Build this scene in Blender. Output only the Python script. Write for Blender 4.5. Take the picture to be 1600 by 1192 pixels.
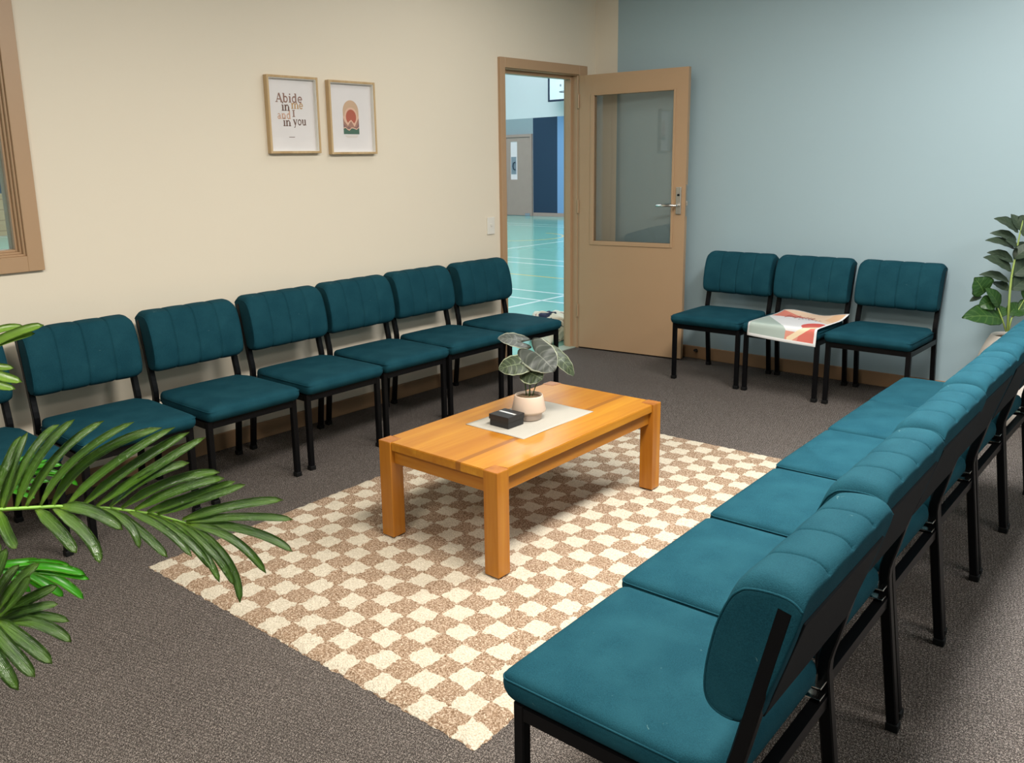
import bpy, bmesh, math, random
from mathutils import Vector, Matrix, noise
random.seed(7)
PI = math.pi
for o in list(bpy.data.objects): bpy.data.objects.remove(o, do_unlink=True)
S = bpy.context.scene
COL = S.collection

# ------------------------------------------------------------------ camera
CX, CY, CZ, YAW, PITCH, ROLL, FPX, PPX, PPY = 3.87976, -5.56886, 1.44662, 0.749616, 0.209481, -0.0215962, 1326.98, -57.644, -60.666
def cam_axes():
    cy, sy, cp, sp = math.cos(YAW), math.sin(YAW), math.cos(PITCH), math.sin(PITCH)
    f = Vector((-sy*cp, cy*cp, -sp)); r = Vector((cy, sy, 0)); u = r.cross(f)
    cr, sr = math.cos(ROLL), math.sin(ROLL)
    return r*cr + u*sr, -r*sr + u*cr, f
CR, CU, CF = cam_axes()
CAM = Vector((CX, CY, CZ))
cd = bpy.data.cameras.new('camera'); cam = bpy.data.objects.new('camera', cd); COL.objects.link(cam)
cd.sensor_fit = 'HORIZONTAL'; cd.sensor_width = 36; cd.lens = FPX/1600*36
cd.shift_x = -PPX/1600; cd.shift_y = PPY/1600
cd.clip_start = 0.05; cd.clip_end = 200
cam.matrix_world = Matrix(((CR.x, CU.x, -CF.x, CX), (CR.y, CU.y, -CF.y, CY), (CR.z, CU.z, -CF.z, CZ), (0, 0, 0, 1)))
S.camera = cam
def at(u, v, depth):
    """world point that lies at a depth (metres along the view) behind a pixel: used once, to read positions off the photo"""
    return CAM + depth*(CF + CR*((u-800-PPX)/FPX) - CU*((v-596-PPY)/FPX))
def depth_of(p): return (Vector(p)-CAM).dot(CF)

# ------------------------------------------------------------------ world, exposure, lamps
w = bpy.data.worlds.new('world'); S.world = w; w.use_nodes = True
w.node_tree.nodes['Background'].inputs[0].default_value = (.75, .85, 1, 1)
w.node_tree.nodes['Background'].inputs[1].default_value = .4
S.view_settings.view_transform = 'Standard'; S.view_settings.look = 'None'
S.view_settings.gamma = 1; S.view_settings.use_curve_mapping = False
S.view_settings.exposure = 0.0
def area(name, loc, sx, sy, power, col, rot=(0, 0, 0)):
    l = bpy.data.lights.new(name, 'AREA'); l.shape = 'RECTANGLE'; l.size = sx; l.size_y = sy
    l.energy = power; l.color = col
    o = bpy.data.objects.new(name, l); o.location = loc; o.rotation_euler = rot; COL.objects.link(o)
    return o
CEIL = 2.8
WARM = (1, .95, .87)
area('ceiling_or_fill_lamp', (3.0, -3.8, CEIL-.03), .6, 1.2, 108, WARM)
area('ceiling_or_fill_lamp', (2.9, -6.3, CEIL-.03), .6, 1.2, 86, WARM)
area('ceiling_or_fill_lamp', (3.05, -1.8, CEIL-.03), .6, 1.2, 76, (.98, .98, .97))
area('ceiling_or_fill_lamp', (1.0, -1.7, CEIL-.03), .6, 1.2, 9, (1, .97, .93))  # added weak fill, lifts the dim corner by the door
area('ceiling_or_fill_lamp', (5.2, -3.0, CEIL-.03), .6, 1.2, 46, (1, .97, .93))  # added fill lamp, brightens the carpet behind the right-hand row
COOL = (.88, .94, 1)
for gx, gy in ((-3.5, 3), (-8.5, 3), (-3.5, 9), (-9, 9), (-14, 4), (-14, -3), (-6, -4)):
    area('gym_lamp', (gx, gy, 6.8), 3, 3, 230, COOL)

# added narrow-spread fill lamp that brightens the right-hand row
dl = area('row_fill_lamp', (3.2, -2.5, CEIL-.03), .3, 2.0, 22, (.9, .96, 1)); dl.data.spread = math.radians(70)

# ------------------------------------------------------------------ materials
def mat(name, color, rough=.6, metal=0, spec=None, sheen=0, coat=0, bump=None, vary=None):
    """bump=(scale, strength, distance); vary=(scale, amount) lightens / darkens the paint a little"""
    m = bpy.data.materials.new(name); m.use_nodes = True
    nt = m.node_tree; b = nt.nodes['Principled BSDF']
    b.inputs['Base Color'].default_value = (*color, 1); b.inputs['Roughness'].default_value = rough
    b.inputs['Metallic'].default_value = metal
    if spec is not None: b.inputs['Specular IOR Level'].default_value = spec
    if sheen: b.inputs['Sheen Weight'].default_value = sheen; b.inputs['Sheen Roughness'].default_value = .4
    if coat: b.inputs['Coat Weight'].default_value = coat; b.inputs['Coat Roughness'].default_value = .12
    tc = nt.nodes.new('ShaderNodeTexCoord')
    n = nt.nodes.new('ShaderNodeTexNoise'); n.inputs['Scale'].default_value = (vary or (6, 0))[0]; n.inputs['Detail'].default_value = 4
    nt.links.new(tc.outputs['Object'], n.inputs['Vector'])
    mx = nt.nodes.new('ShaderNodeMix'); mx.data_type = 'RGBA'
    a = (vary or (6, .06))[1]
    mx.inputs[6].default_value = tuple(max(0, c*(1-a)) for c in color)+(1,)
    mx.inputs[7].default_value = tuple(min(1, c*(1+a)) for c in color)+(1,)
    nt.links.new(n.outputs['Fac'], mx.inputs[0]); nt.links.new(mx.outputs[2], b.inputs['Base Color'])
    if bump:
        n2 = nt.nodes.new('ShaderNodeTexNoise'); n2.inputs['Scale'].default_value = bump[0]; n2.inputs['Detail'].default_value = 3
        nt.links.new(tc.outputs['Object'], n2.inputs['Vector'])
        bp = nt.nodes.new('ShaderNodeBump'); bp.inputs['Strength'].default_value = bump[1]; bp.inputs['Distance'].default_value = bump[2]
        nt.links.new(n2.outputs['Fac'], bp.inputs['Height']); nt.links.new(bp.outputs[0], b.inputs['Normal'])
    return m

class NT:
    """tiny node-graph helper"""
    def __init__(s, m):
        s.t = m.node_tree; s.b = s.t.nodes['Principled BSDF']
    def n(s, kind, **kw):
        x = s.t.nodes.new(kind)
        for k, v in kw.items(): setattr(x, k, v)
        return x
    def link(s, a, b): s.t.links.new(a, b)
    def put(s, sock, v):
        if hasattr(v, 'is_output'): s.link(v, sock)
        else: sock.default_value = v
    def math(s, op, a, b=0., c=None, clamp=False):
        x = s.n('ShaderNodeMath', operation=op, use_clamp=clamp); s.put(x.inputs[0], a); s.put(x.inputs[1], b)
        if c is not None: s.put(x.inputs[2], c)
        return x.outputs[0]
    def mix(s, f, a, b):
        x = s.n('ShaderNodeMix', data_type='RGBA'); s.put(x.inputs[0], f)
        for i, v in ((6, a), (7, b)): s.put(x.inputs[i], v if hasattr(v, 'is_output') else (*v, 1))
        return x.outputs[2]
    def ramp(s, f, stops):
        x = s.n('ShaderNodeValToRGB'); s.link(f, x.inputs[0]); e = x.color_ramp.elements
        while len(e) < len(stops): e.new(.5)
        for el, (p, c) in zip(e, stops): el.position = p; el.color = (*c, 1)
        return x.outputs[0]
    def coord(s, which='Object', scale=None):
        o = s.n('ShaderNodeTexCoord').outputs[which]
        if scale:
            m = s.n('ShaderNodeMapping'); m.inputs['Scale'].default_value = scale; s.link(o, m.inputs[0]); o = m.outputs[0]
        return o
    def noise(s, vec, scale, detail=3, out='Fac', dist=0):
        x = s.n('ShaderNodeTexNoise'); x.inputs['Scale'].default_value = scale; x.inputs['Detail'].default_value = detail
        x.inputs['Distortion'].default_value = dist; s.link(vec, x.inputs['Vector']); return x.outputs[out]
    def sep(s, vec):
        x = s.n('ShaderNodeSeparateXYZ'); s.link(vec, x.inputs[0]); return x.outputs
    def bump(s, h, strength, dist):
        x = s.n('ShaderNodeBump'); x.inputs['Strength'].default_value = strength; x.inputs['Distance'].default_value = dist
        s.link(h, x.inputs['Height']); s.link(x.outputs[0], s.b.inputs['Normal'])
    def lt(s, a, b): return s.math('LESS_THAN', a, b)
    def gt(s, a, b): return s.math('GREATER_THAN', a, b)
    def band(s, a, c, h): return s.lt(s.math('ABSOLUTE', s.math('SUBTRACT', a, c)), h)
def new(name, rough=.6, **kw):
    m = mat(name, (.5, .5, .5), rough, **kw); return m, NT(m)

M = {}
M['cream'] = mat('cream_paint', (.76, .67, .53), .55, bump=(90, .08, .002), vary=(1.5, .015))
M['blue'] = mat('blue_grey_paint', (.345, .45, .48), .45, bump=(90, .08, .002), vary=(1.5, .02))
M['ceil'] = mat('ceiling_white', (.66, .66, .65), .9, bump=(60, .2, .002))
M['tan'] = mat('tan_paint', (.43, .27, .15), .38, bump=(120, .05, .001), vary=(5, .03))
M['skirt'] = mat('skirting_paint', (.30, .17, .085), .5, vary=(5, .05))
M['black'] = mat('black_painted_steel', (.0035, .0035, .004), .36, spec=.13, bump=(200, .05, .001))
M['rubber'] = mat('black_rubber', (.005, .005, .005), .6, spec=.2)
M['panelblack'] = mat('black_back_board', (.005, .006, .008), .7, spec=.15)
M['chrome'] = mat('chrome', (.75, .74, .7), .18, metal=1)
M['satin'] = mat('satin_steel', (.55, .52, .47), .38, metal=1)
M['white'] = mat('white_plastic', (.74, .70, .62), .4)
M['paper'] = mat('white_paper', (.72, .68, .66), .8)
M['paperedge'] = mat('white_mat_board', (.8, .77, .7), .7)
M['pot'] = mat('beige_ceramic', (.66, .51, .40), .55, vary=(20, .03))
M['potlow'] = mat('bare_clay', (.50, .40, .34), .8, vary=(60, .06))
M['planter'] = mat('white_planter', (.80, .72, .64), .6, vary=(8, .02))
M['soil'] = mat('moss_soil', (.16, .10, .05), .95, bump=(90, 1, .01), vary=(60, .6))
M['giftblack'] = mat('black_card', (.012, .012, .013), .5, bump=(300, .1, .001))
M['silver'] = mat('silver_ribbon', (.7, .7, .68), .3, metal=.3)
M['stem'] = mat('green_stem', (.25, .33, .07), .5, vary=(20, .3))
M['stemdark'] = mat('dark_green_stem', (.03, .08, .015), .5, vary=(20, .3))
M['palmstem'] = mat('palm_rachis', (.22, .42, .05), .4, vary=(15, .2))

# chair cloth
m, g = new('teal_wool_cloth', .8, spec=.07)
v = g.coord()
spk = g.noise(v, 450, 2); blot = g.noise(v, 9, 4)
c = g.mix(g.math('MULTIPLY_ADD', spk, 1.6, -.3, clamp=True), (.0035, .030, .043), (.010, .061, .083))
c = g.mix(g.math('MULTIPLY_ADD', blot, 1.8, -.7, clamp=True), c, (.014, .070, .090))
fl = g.gt(g.noise(v, 60, 6, dist=1.5), .745)
c = g.mix(g.math('MULTIPLY', fl, .35), c, (.16, .27, .26))
g.link(c, g.b.inputs['Base Color']); g.bump(spk, .35, .002)
M['cloth'] = m

# carpet: dark heather loop pile woven in slanted ribs
m, g = new('charcoal_loop_carpet', .95, spec=.1)
v = g.coord()
s = g.sep(v)
rib = g.math('SINE', g.math('MULTIPLY', g.math('ADD', g.math('ADD', s[0], g.math('MULTIPLY', s[1], .25)), g.math('MULTIPLY', g.noise(v, 70, 3), .03)), 560))
rib2 = g.math('SINE', g.math('MULTIPLY', g.math('ADD', g.math('ADD', s[1], g.math('MULTIPLY', s[0], -.35)), g.math('MULTIPLY', g.noise(v, 95, 3), .03)), 430))
loop = g.math('MULTIPLY', g.math('ADD', rib, 1.), g.math('ADD', rib2, 1.))
sp = g.noise(v, 330, 2)
f = g.math('ADD', g.math('MULTIPLY', loop, .17), g.math('MULTIPLY_ADD', sp, 3.6, -1.75), clamp=True)
c = g.mix(f, (.028, .023, .020), (.27, .225, .197))
c = g.mix(g.gt(g.noise(v, 420, 1), .665), c, (.62, .55, .49))
big = g.noise(v, 1.6, 3)
c = g.mix(g.math('MULTIPLY', big, .25), c, (.09, .077, .068))
g.link(c, g.b.inputs['Base Color']); g.bump(g.math('ADD', loop, sp), .5, .004)
M['carpet'] = m

# rug: cream and brown twist checks, 84 mm each
m, g = new('checked_wool_rug', .95, spec=.1)
v = g.coord()
wob = g.noise(v, 38, 3, out='Color')
wm = g.n('ShaderNodeVectorMath', operation='MULTIPLY_ADD'); g.link(wob, wm.inputs[0]); wm.inputs[1].default_value = (.036, .036, 0); g.link(v, wm.inputs[2])
sp_ = g.sep(wm.outputs[0])
CELL = .0842
cell = []
for k in (0, 1):
    a = g.math('DIVIDE', g.math('SUBTRACT', sp_[k], .018), CELL); cell.append(g.math('FLOOR', a)); cell.append(g.math('ABSOLUTE', g.math('SUBTRACT', g.math('FRACT', a), .5)))
par = g.math('ABSOLUTE', g.math('MODULO', g.math('ADD', g.math('ADD', cell[0], cell[2]), 200.), 2.))
inn = g.math('MULTIPLY', g.lt(cell[1], .47), g.lt(cell[3], .47))
isc = g.math('MULTIPLY', g.gt(par, .5), inn)
tw = g.noise(v, 190, 3, dist=.6)
tw2 = g.noise(v, 60, 3)
brown = g.ramp(tw, [(.36, (.155, .085, .045)), (.47, (.29, .185, .115)), (.56, (.43, .31, .215)), (.68, (.66, .54, .41))])
crm = g.ramp(tw, [(.3, (.46, .39, .29)), (.6, (.70, .63, .50))])
c = g.mix(isc, brown, crm)
c = g.mix(g.math('MULTIPLY', tw2, .2), c, (.40, .30, .2))
g.link(c, g.b.inputs['Base Color']); g.bump(tw, .9, .008)
M['rug'] = m
M['rugback'] = mat('rug_backing', (.35, .26, .17), .95)

# coffee-table wood; grain runs along the object's Y (or Z for legs)
def wood(name, axis, base, dark, light, plank=None):
    m, g = new(name, .25, spec=.35)
    v = g.coord(scale={'y': (1, .06, 1), 'z': (1, 1, .06), 'x': (.06, 1, 1)}[axis])
    gr = g.noise(v, 55, 5, dist=.4); gr2 = g.noise(v, 9, 3, dist=.8)
    c = g.mix(g.math('MULTIPLY_ADD', gr, 2.2, -.6, clamp=True), base, light)
    c = g.mix(g.math('MULTIPLY_ADD', gr2, 3.0, -1.35, clamp=True), c, dark)
    if plank:
        s = g.sep(g.coord())
        idx = g.math('FLOOR', g.math('DIVIDE', s[0], plank))
        wn = g.n('ShaderNodeTexWhiteNoise', noise_dimensions='1D'); g.link(g.math('ADD', idx, 3.), wn.inputs['W'])
        c = g.mix(g.math('MULTIPLY', wn.outputs[0], .45), c, dark)
        st = g.math('MULTIPLY', g.band(s[0], .112, .012), .6)
        c = g.mix(st, c, (.16, .045, .012))
    g.link(c, g.b.inputs['Base Color']); g.bump(gr, .06, .001)
    return m
M['wood_top'] = wood('orange_pine_boards', 'y', (.44, .175, .014), (.33, .11, .009), (.53, .24, .022), .1)
M['wood_leg'] = wood('orange_pine_post', 'z', (.38, .135, .012), (.25, .070, .007), (.45, .18, .02))
M['wood_railx'] = wood('orange_pine_rail', 'x', (.38, .135, .012), (.25, .075, .007), (.45, .18, .02))
M['wood_raily'] = wood('orange_pine_side_rail', 'y', (.38, .135, .012), (.25, .075, .007), (.45, .18, .02))
m = wood('end_grain', 'z', (.33, .11, .018), (.22, .065, .010), (.40, .155, .03)); M['endgrain'] = m
M['oak'] = wood('pale_oak_moulding', 'z', (.50, .34, .17), (.40, .25, .11), (.60, .43, .24))

m, g = new('woven_linen', .9)
s = g.sep(g.coord())
wv = g.math('MULTIPLY', g.math('ADD', g.math('SINE', g.math('MULTIPLY', s[0], 900)), 1), g.math('ADD', g.math('SINE', g.math('MULTIPLY', s[1], 1500)), 1))
c = g.mix(g.math('MULTIPLY', wv, .25), (.38, .35, .295), (.53, .50, .43))
g.link(c, g.b.inputs['Base Color']); g.bump(wv, .3, .001); M['linen'] = m

def glass(name, tint, ior=1.5, gl=.04, rough=0.02):
    m = bpy.data.materials.new(name); m.use_nodes = True; nt = m.node_tree
    for n in list(nt.nodes):
        if n.type != 'OUTPUT_MATERIAL': nt.nodes.remove(n)
    out = [n for n in nt.nodes if n.type == 'OUTPUT_MATERIAL'][0]
    t = nt.nodes.new('ShaderNodeBsdfTransparent'); t.inputs[0].default_value = (*tint, 1)
    gg = nt.nodes.new('ShaderNodeBsdfGlossy'); gg.inputs['Roughness'].default_value = rough; gg.inputs[0].default_value = (.9, .95, .95, 1)
    fr = nt.nodes.new('ShaderNodeFresnel'); fr.inputs[0].default_value = ior
    mx = nt.nodes.new('ShaderNodeMixShader'); nt.links.new(fr.outputs[0], mx.inputs[0]); nt.links.new(t.outputs[0], mx.inputs[1]); nt.links.new(gg.outputs[0], mx.inputs[2])
    nt.links.new(mx.outputs[0], out.inputs[0]); return m
M['glass'] = glass('clear_pane', (.985, .99, .985))

# gym surfaces
m, g = new('gym_vinyl_floor', .12, spec=.5)
v = g.coord(); s = g.sep(v)
c = g.mix(g.noise(v, 3, 5), (.20, .50, .43), (.25, .57, .50))
for cy in (4.42, 3.94, 1.9, 1.43, 10.05, 9.62):
    c = g.mix(g.band(s[1], cy, .02), c, (.85, .9, .88))
for cx, lo, hi in ((-1.66, -1.2, 1.92), (-5.52, 4.43, 8.), ):
    k = g.math('MULTIPLY', g.band(s[0], cx, .02), g.math('MULTIPLY', g.gt(s[1], lo), g.lt(s[1], hi)))
    c = g.mix(k, c, (.85, .9, .88))
c = g.mix(g.band(s[1], 2.92, .022), c, (.75, .62, .2))
# curved yellow key line near the far end
dx = g.math('SUBTRACT', s[0], -6.9); dy = g.math('SUBTRACT', s[1], 7.3)
rr = g.math('SQRT', g.math('ADD', g.math('MULTIPLY', dx, dx), g.math('MULTIPLY', dy, dy)))
c = g.mix(g.math('MULTIPLY', g.band(rr, .9, .03), g.gt(s[0], -6.9)), c, (.75, .62, .2))
g.link(c, g.b.inputs['Base Color']); M['gymfloor'] = m
m, g = new('gym_far_wall_paint', .7)
s = g.sep(g.coord())
low = g.lt(s[2], 2.545)
c = g.mix(g.gt(s[0], -10.6), (.30, .35, .38), (.012, .035, .075))
c = g.mix(g.gt(s[0], -9.8), c, (.20, .34, .58))
c = g.mix(low, (.66, .67, .69), c)
g.link(c, g.b.inputs['Base Color']); M['gymwall'] = m
M['gymwhite'] = mat('gym_upper_paint', (.66, .75, .80), .8)
m, g = new('gym_end_wall', .7)
v = g.coord(scale=(1, .3, 4)); s = g.sep(g.coord())
c = g.mix(g.noise(v, 4, 4), (.38, .24, .12), (.52, .36, .2))
c = g.mix(g.band(g.math('FRACT', g.math('DIVIDE', s[2], .24)), .5, .04), c, (.30, .18, .09))
c = g.mix(g.gt(s[2], .97), c, (.03, .04, .06)); c = g.mix(g.gt(s[2], 2.5), c, (.66, .75, .8))
g.link(c, g.b.inputs['Base Color']); M['gymend'] = m
M['gymdoor'] = mat('gym_door_taupe', (.40, .28, .24), .5)
M['metalgrey'] = mat('threshold_aluminium', (.42, .5, .42), .45, metal=.3)
M['boardwhite'] = mat('backboard_white', (.8, .85, .88), .4)
M['navy'] = mat('navy_trim', (.01, .02, .05), .5)
M['orange'] = mat('dark_rim', (.1, .12, .15), .4)

# ------------------------------------------------------------------ mesh helpers
def obj(name, bm, m, parent=None, smooth=False, mats=None):
    me = bpy.data.meshes.new(name); bm.normal_update(); bm.to_mesh(me); bm.free()
    for x in (mats or [m]): me.materials.append(x)
    if smooth:
        for p in me.polygons: p.use_smooth = True
    o = bpy.data.objects.new(name, me); COL.objects.link(o)
    if parent: o.parent = parent
    return o
def auto(o, ang=35):
    """smooth shading with sharp edges kept"""
    me = o.data; bm = bmesh.new(); bm.from_mesh(me)
    for e in bm.edges:
        if len(e.link_faces) == 2 and e.calc_face_angle(0) > math.radians(ang): e.smooth = False
    bm.to_mesh(me); bm.free()
    for p in me.polygons: p.use_smooth = True
    return o
def thing(name, label, cat, loc=(0, 0, 0), rotz=0, group=None):
    o = bpy.data.objects.new(name, None); COL.objects.link(o); o.empty_display_size = .1
    o.location = loc; o.rotation_euler = (0, 0, rotz); o['label'] = label; o['category'] = cat
    if group: o['group'] = group
    return o
def tag(o, label, cat, group=None):
    o['label'] = label; o['category'] = cat
    if group: o['group'] = group
    return o
def structure(o, label=None):
    o['kind'] = 'structure'
    if label: o['label'] = label
    return o
def box(bm, x0, x1, y0, y1, z0, z1, mi=0):
    vs = [bm.verts.new((x, y, z)) for x in (x0, x1) for y in (y0, y1) for z in (z0, z1)]
    for q in ((0, 1, 3, 2), (4, 6, 7, 5), (0, 4, 5, 1), (2, 3, 7, 6), (0, 2, 6, 4), (1, 5, 7, 3)):
        f = bm.faces.new([vs[i] for i in q]); f.material_index = mi
    return vs
def bbox(x0, x1, y0, y1, z0, z1, bev=.002, seg=2):
    bm = bmesh.new(); box(bm, x0, x1, y0, y1, z0, z1)
    if bev: bmesh.ops.bevel(bm, geom=list(bm.edges), offset=bev, segments=seg, affect='EDGES', profile=.5)
    return bm
def rbox(w, d, h, r, n=(8, 8, 4), deform=None, bm=None):
    """rounded box centred on the origin; r = edge radius; deform(Vector)->Vector"""
    bm = bm or bmesh.new(); hx = (w/2, d/2, h/2); cache = {}
    def P(p):
        k = tuple(round(c, 5) for c in p)
        if k in cache: return cache[k]
        q = Vector(p); inner = Vector([max(-(hx[i]-r), min(hx[i]-r, q[i])) for i in range(3)])
        d_ = q-inner
        if d_.length > 1e-9: q = inner + d_.normalized()*r
        if deform: q = deform(q)
        cache[k] = bm.verts.new(q); return cache[k]
    def lin(i):
        c = n[i]; a = hx[i]; e = [-a, -a+r*.13, -a+r*.42, -a+r] if r < a*.98 else [-a]
        mid = [-a+r+(2*a-2*r)*k/c for k in range(1, c)] if r < a*.98 else [-a+2*a*k/(c+4) for k in range(1, c+4)]
        return e + mid + [-x for x in reversed(e)]
    L = [lin(0), lin(1), lin(2)]
    for ax in range(3):
        a, b = [(1, 2), (2, 0), (0, 1)][ax]
        for sgn in (-1, 1):
            for i in range(len(L[a])-1):
                for j in range(len(L[b])-1):
                    q = []
                    for (ii, jj) in ((i, j), (i+1, j), (i+1, j+1), (i, j+1)):
                        p = [0, 0, 0]; p[ax] = sgn*hx[ax]; p[a] = L[a][ii]; p[b] = L[b][jj]; q.append(P(p))
                    if len(set(q)) < 3: continue
                    if sgn < 0: q.reverse()
                    try: bm.faces.new(list(dict.fromkeys(q)))
                    except ValueError: pass
    return bm
def sweep(bm, path, prof, side=None, closed=False, cap=True, radii=None):
    """sweeps a 2-D profile (a along side vector, b along the normal) along a path"""
    path = [Vector(p) for p in path]; n = len(path); rings = []
    prev = None
    for i, p in enumerate(path):
        a = path[(i-1) % n] if (closed or i > 0) else p; b = path[(i+1) % n] if (closed or i < n-1) else p
        d1 = (p-a).normalized() if (p-a).length > 1e-9 else (b-p).normalized()
        d2 = (b-p).normalized() if (b-p).length > 1e-9 else d1
        t = (d1+d2).normalized()
        if side is not None: s = Vector(side)
        else:
            s = prev if prev is not None else (Vector((0, 0, 1)) if abs(t.z) < .9 else Vector((1, 0, 0)))
        s = (s - t*s.dot(t)).normalized(); prev = s
        nn = t.cross(s)
        k = 1/max(.5, d1.dot(t)) if side is not None else 1
        rr = radii[i] if radii else 1
        rings.append([bm.verts.new(p + s*x*rr + nn*y*k*rr) for x, y in prof])
    m = len(prof)
    for i in range(n if closed else n-1):
        A, B = rings[i], rings[(i+1) % n]
        for j in range(m): bm.faces.new((A[j], A[(j+1) % m], B[(j+1) % m], B[j]))
    if cap and not closed:
        bm.faces.new(list(reversed(rings[0]))); bm.faces.new(rings[-1])
    return bm
def circ(r, k=8): return [(r*math.cos(2*PI*i/k), r*math.sin(2*PI*i/k)) for i in range(k)]
def sq(a, c=.003):
    h = a/2
    return [(h, -h+c), (h, h-c), (h-c, h), (-h+c, h), (-h, h-c), (-h, -h+c), (-h+c, -h), (h-c, -h)]
def lathe(prof, k=40, bm=None, cap_bottom=True):
    bm = bm or bmesh.new(); rings = []
    for r, z in prof:
        rings.append([bm.verts.new((r*math.cos(2*PI*i/k), r*math.sin(2*PI*i/k), z)) for i in range(k)])
    for a, b in zip(rings, rings[1:]):
        for i in range(k): bm.faces.new((a[i], a[(i+1) % k], b[(i+1) % k], b[i]))
    if cap_bottom: bm.faces.new(list(reversed(rings[0])))
    return bm
def bez(a, b, c, n):
    a, b, c = Vector(a), Vector(b), Vector(c)
    return [a*(1-t)**2 + b*2*t*(1-t) + c*t*t for t in [i/n for i in range(n+1)]]

# ------------------------------------------------------------------ room shell
WT = .1                                  # cream wall thickness
RX, RY = 6.2, -8.0                       # far right and rear of the room
DY0, DY1, DZ = -1.075, -.235, 2.06       # doorway
WY0, WY1, WZ0, WZ1 = -6.3, -4.21, 1.095, 2.35   # window opening in the cream wall
bm = bmesh.new(); box(bm, 0, RX, RY, 0, -.1, 0); structure(obj('floor', bm, M['carpet']))
bm = bmesh.new(); box(bm, -WT, RX, RY, .2, CEIL, CEIL+.1); structure(obj('ceiling', bm, M['ceil']))
bm = bmesh.new()
for a in ((-WT, 0, DY1, 0, 0, CEIL), (-WT, 0, DY0, DY1, DZ, CEIL), (-WT, 0, WY1, DY0, 0, CEIL), (-WT, 0, WY0, WY1, 0, WZ0), (-WT, 0, WY0, WY1, WZ1, CEIL), (-WT, 0, RY, WY0, 0, CEIL)): box(bm, *a)
structure(obj('wall_left', bm, M['cream']))
bm = bmesh.new(); box(bm, .2, RX, 0, .15, 0, CEIL); structure(obj('wall_back', bm, M['blue']))
bm = bmesh.new(); box(bm, -WT, .2, 0, .15, 0, CEIL); structure(obj('wall_corner', bm, M['cream']))
bm = bmesh.new(); box(bm, RX, RX+.1, RY, .15, 0, CEIL); structure(obj('wall_right', bm, M['blue']))
bm = bmesh.new(); box(bm, -WT, RX+.1, RY-.1, RY, 0, CEIL); structure(obj('wall_front', bm, M['blue']))
def skirting(name, x0, x1, y0, y1):
    structure(obj(name, bbox(x0, x1, y0, y1, 0, .09, .004), M['skirt']))
skirting('baseboard_left', 0, .015, RY, -1.125)
skirting('baseboard_back', .0, RX, -.015, 0)

# door frame (rebated, tan)
bm = bmesh.new()
box(bm, 0, .025, DY0-.05, DY0, 0, DZ+.065); box(bm, 0, .025, DY1, DY1+.1, 0, DZ+.065); box(bm, 0, .025, DY0, DY1, DZ, DZ+.065)
for ya, yb in ((DY0-.001, DY0+.006), (DY1-.006, DY1+.001)): box(bm, -WT-.004, .012, ya, yb, 0, DZ)
box(bm, -WT-.004, .012, DY0, DY1, DZ-.006, DZ+.001)
for ya, yb in ((DY0+.005, DY0+.03), (DY1-.03, DY1-.005)): box(bm, -.085, -.035, ya, yb, 0, DZ-.005)
box(bm, -.085, -.035, DY0+.03, DY1-.03, DZ-.03, DZ-.005)
for ya, yb in ((DY0-.05, DY0), (DY1, DY1+.05)): box(bm, -WT-.02, -WT, ya, yb, 0, DZ+.05)
bmesh.ops.bevel(bm, geom=list(bm.edges), offset=.0015, segments=1, affect='EDGES')
structure(obj('trim_1', bm, M['tan']))
bm = bbox(-WT-.01, .0, DY0, DY1, -.002, .006, .002); structure(obj('trim_2', bm, M['metalgrey']))

# door leaf, open into the room
ANG = math.atan2(.1015, .8386)
door = bpy.data.objects.new('door_1', None); COL.objects.link(door); door.location = (.03, -.24, 0); door.rotation_euler = (0, 0, ANG)
door['kind'] = 'structure'; door['label'] = 'tan half-glazed door standing open against the blue wall'
LW, LT = .843, .038; gx0, gx1, gz0, gz1 = .118, .743, .84, 1.908
bm = bmesh.new(); Z0, Z1 = .012, 2.052
box(bm, 0, gx0, 0, LT, Z0, Z1); box(bm, gx1, LW, 0, LT, Z0, Z1); box(bm, gx0, gx1, 0, LT, Z0, gz0); box(bm, gx0, gx1, 0, LT, gz1, Z1)
bmesh.ops.remove_doubles(bm, verts=bm.verts, dist=1e-5)
obj('door_leaf', bm, M['tan'], door)
bm = bmesh.new()
for yy0, yy1 in ((-.006, .012), (LT-.012, LT+.006)):
    e = .026
    box(bm, gx0-e, gx0+.004, yy0, yy1, gz0-e, gz1+.004); box(bm, gx1-.004, gx1+.012, yy0, yy1, gz0-e, gz1+.004)
    box(bm, gx0+.004, gx1-.004, yy0, yy1, gz0-e, gz0+.004); box(bm, gx0+.004, gx1-.004, yy0, yy1, gz1-.004, gz1+.004)
bmesh.ops.bevel(bm, geom=list(bm.edges), offset=.002, segments=1, affect='EDGES')
obj('glazing_bead', bm, M['tan'], door)
obj('pane', bbox(gx0, gx1, LT/2-.003, LT/2+.003, gz0, gz1, 0), M['glass'], door)
pl = obj('lock_plate', bbox(.779, .816, -.012, 0, 1.055, 1.245, .003), M['satin'], door)
bm = bmesh.new(); sweep(bm, [(.797, -.008, 1.118), (.797, -.05, 1.118), (.79, -.056, 1.118), (.66, -.058, 1.118), (.652, -.05, 1.118)], circ(.0095, 12), side=(0, 0, 1))
auto(obj('lever_handle', bm, M['chrome'], door), 50)
bm = bmesh.new(); sweep(bm, [(.797, -.019, 1.19), (.797, -.01, 1.19)], circ(.008, 12), side=(0, 0, 1)); obj('keyhole', bm, M['rubber'], door)
obj('lock_edge', bbox(LW-.001, LW+.003, .007, .03, 1.04, 1.26, 0), M['satin'], door)
obj('latch', bbox(LW, LW+.012, .010, .028, 1.115, 1.145, .003), M['satin'], door)
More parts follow.
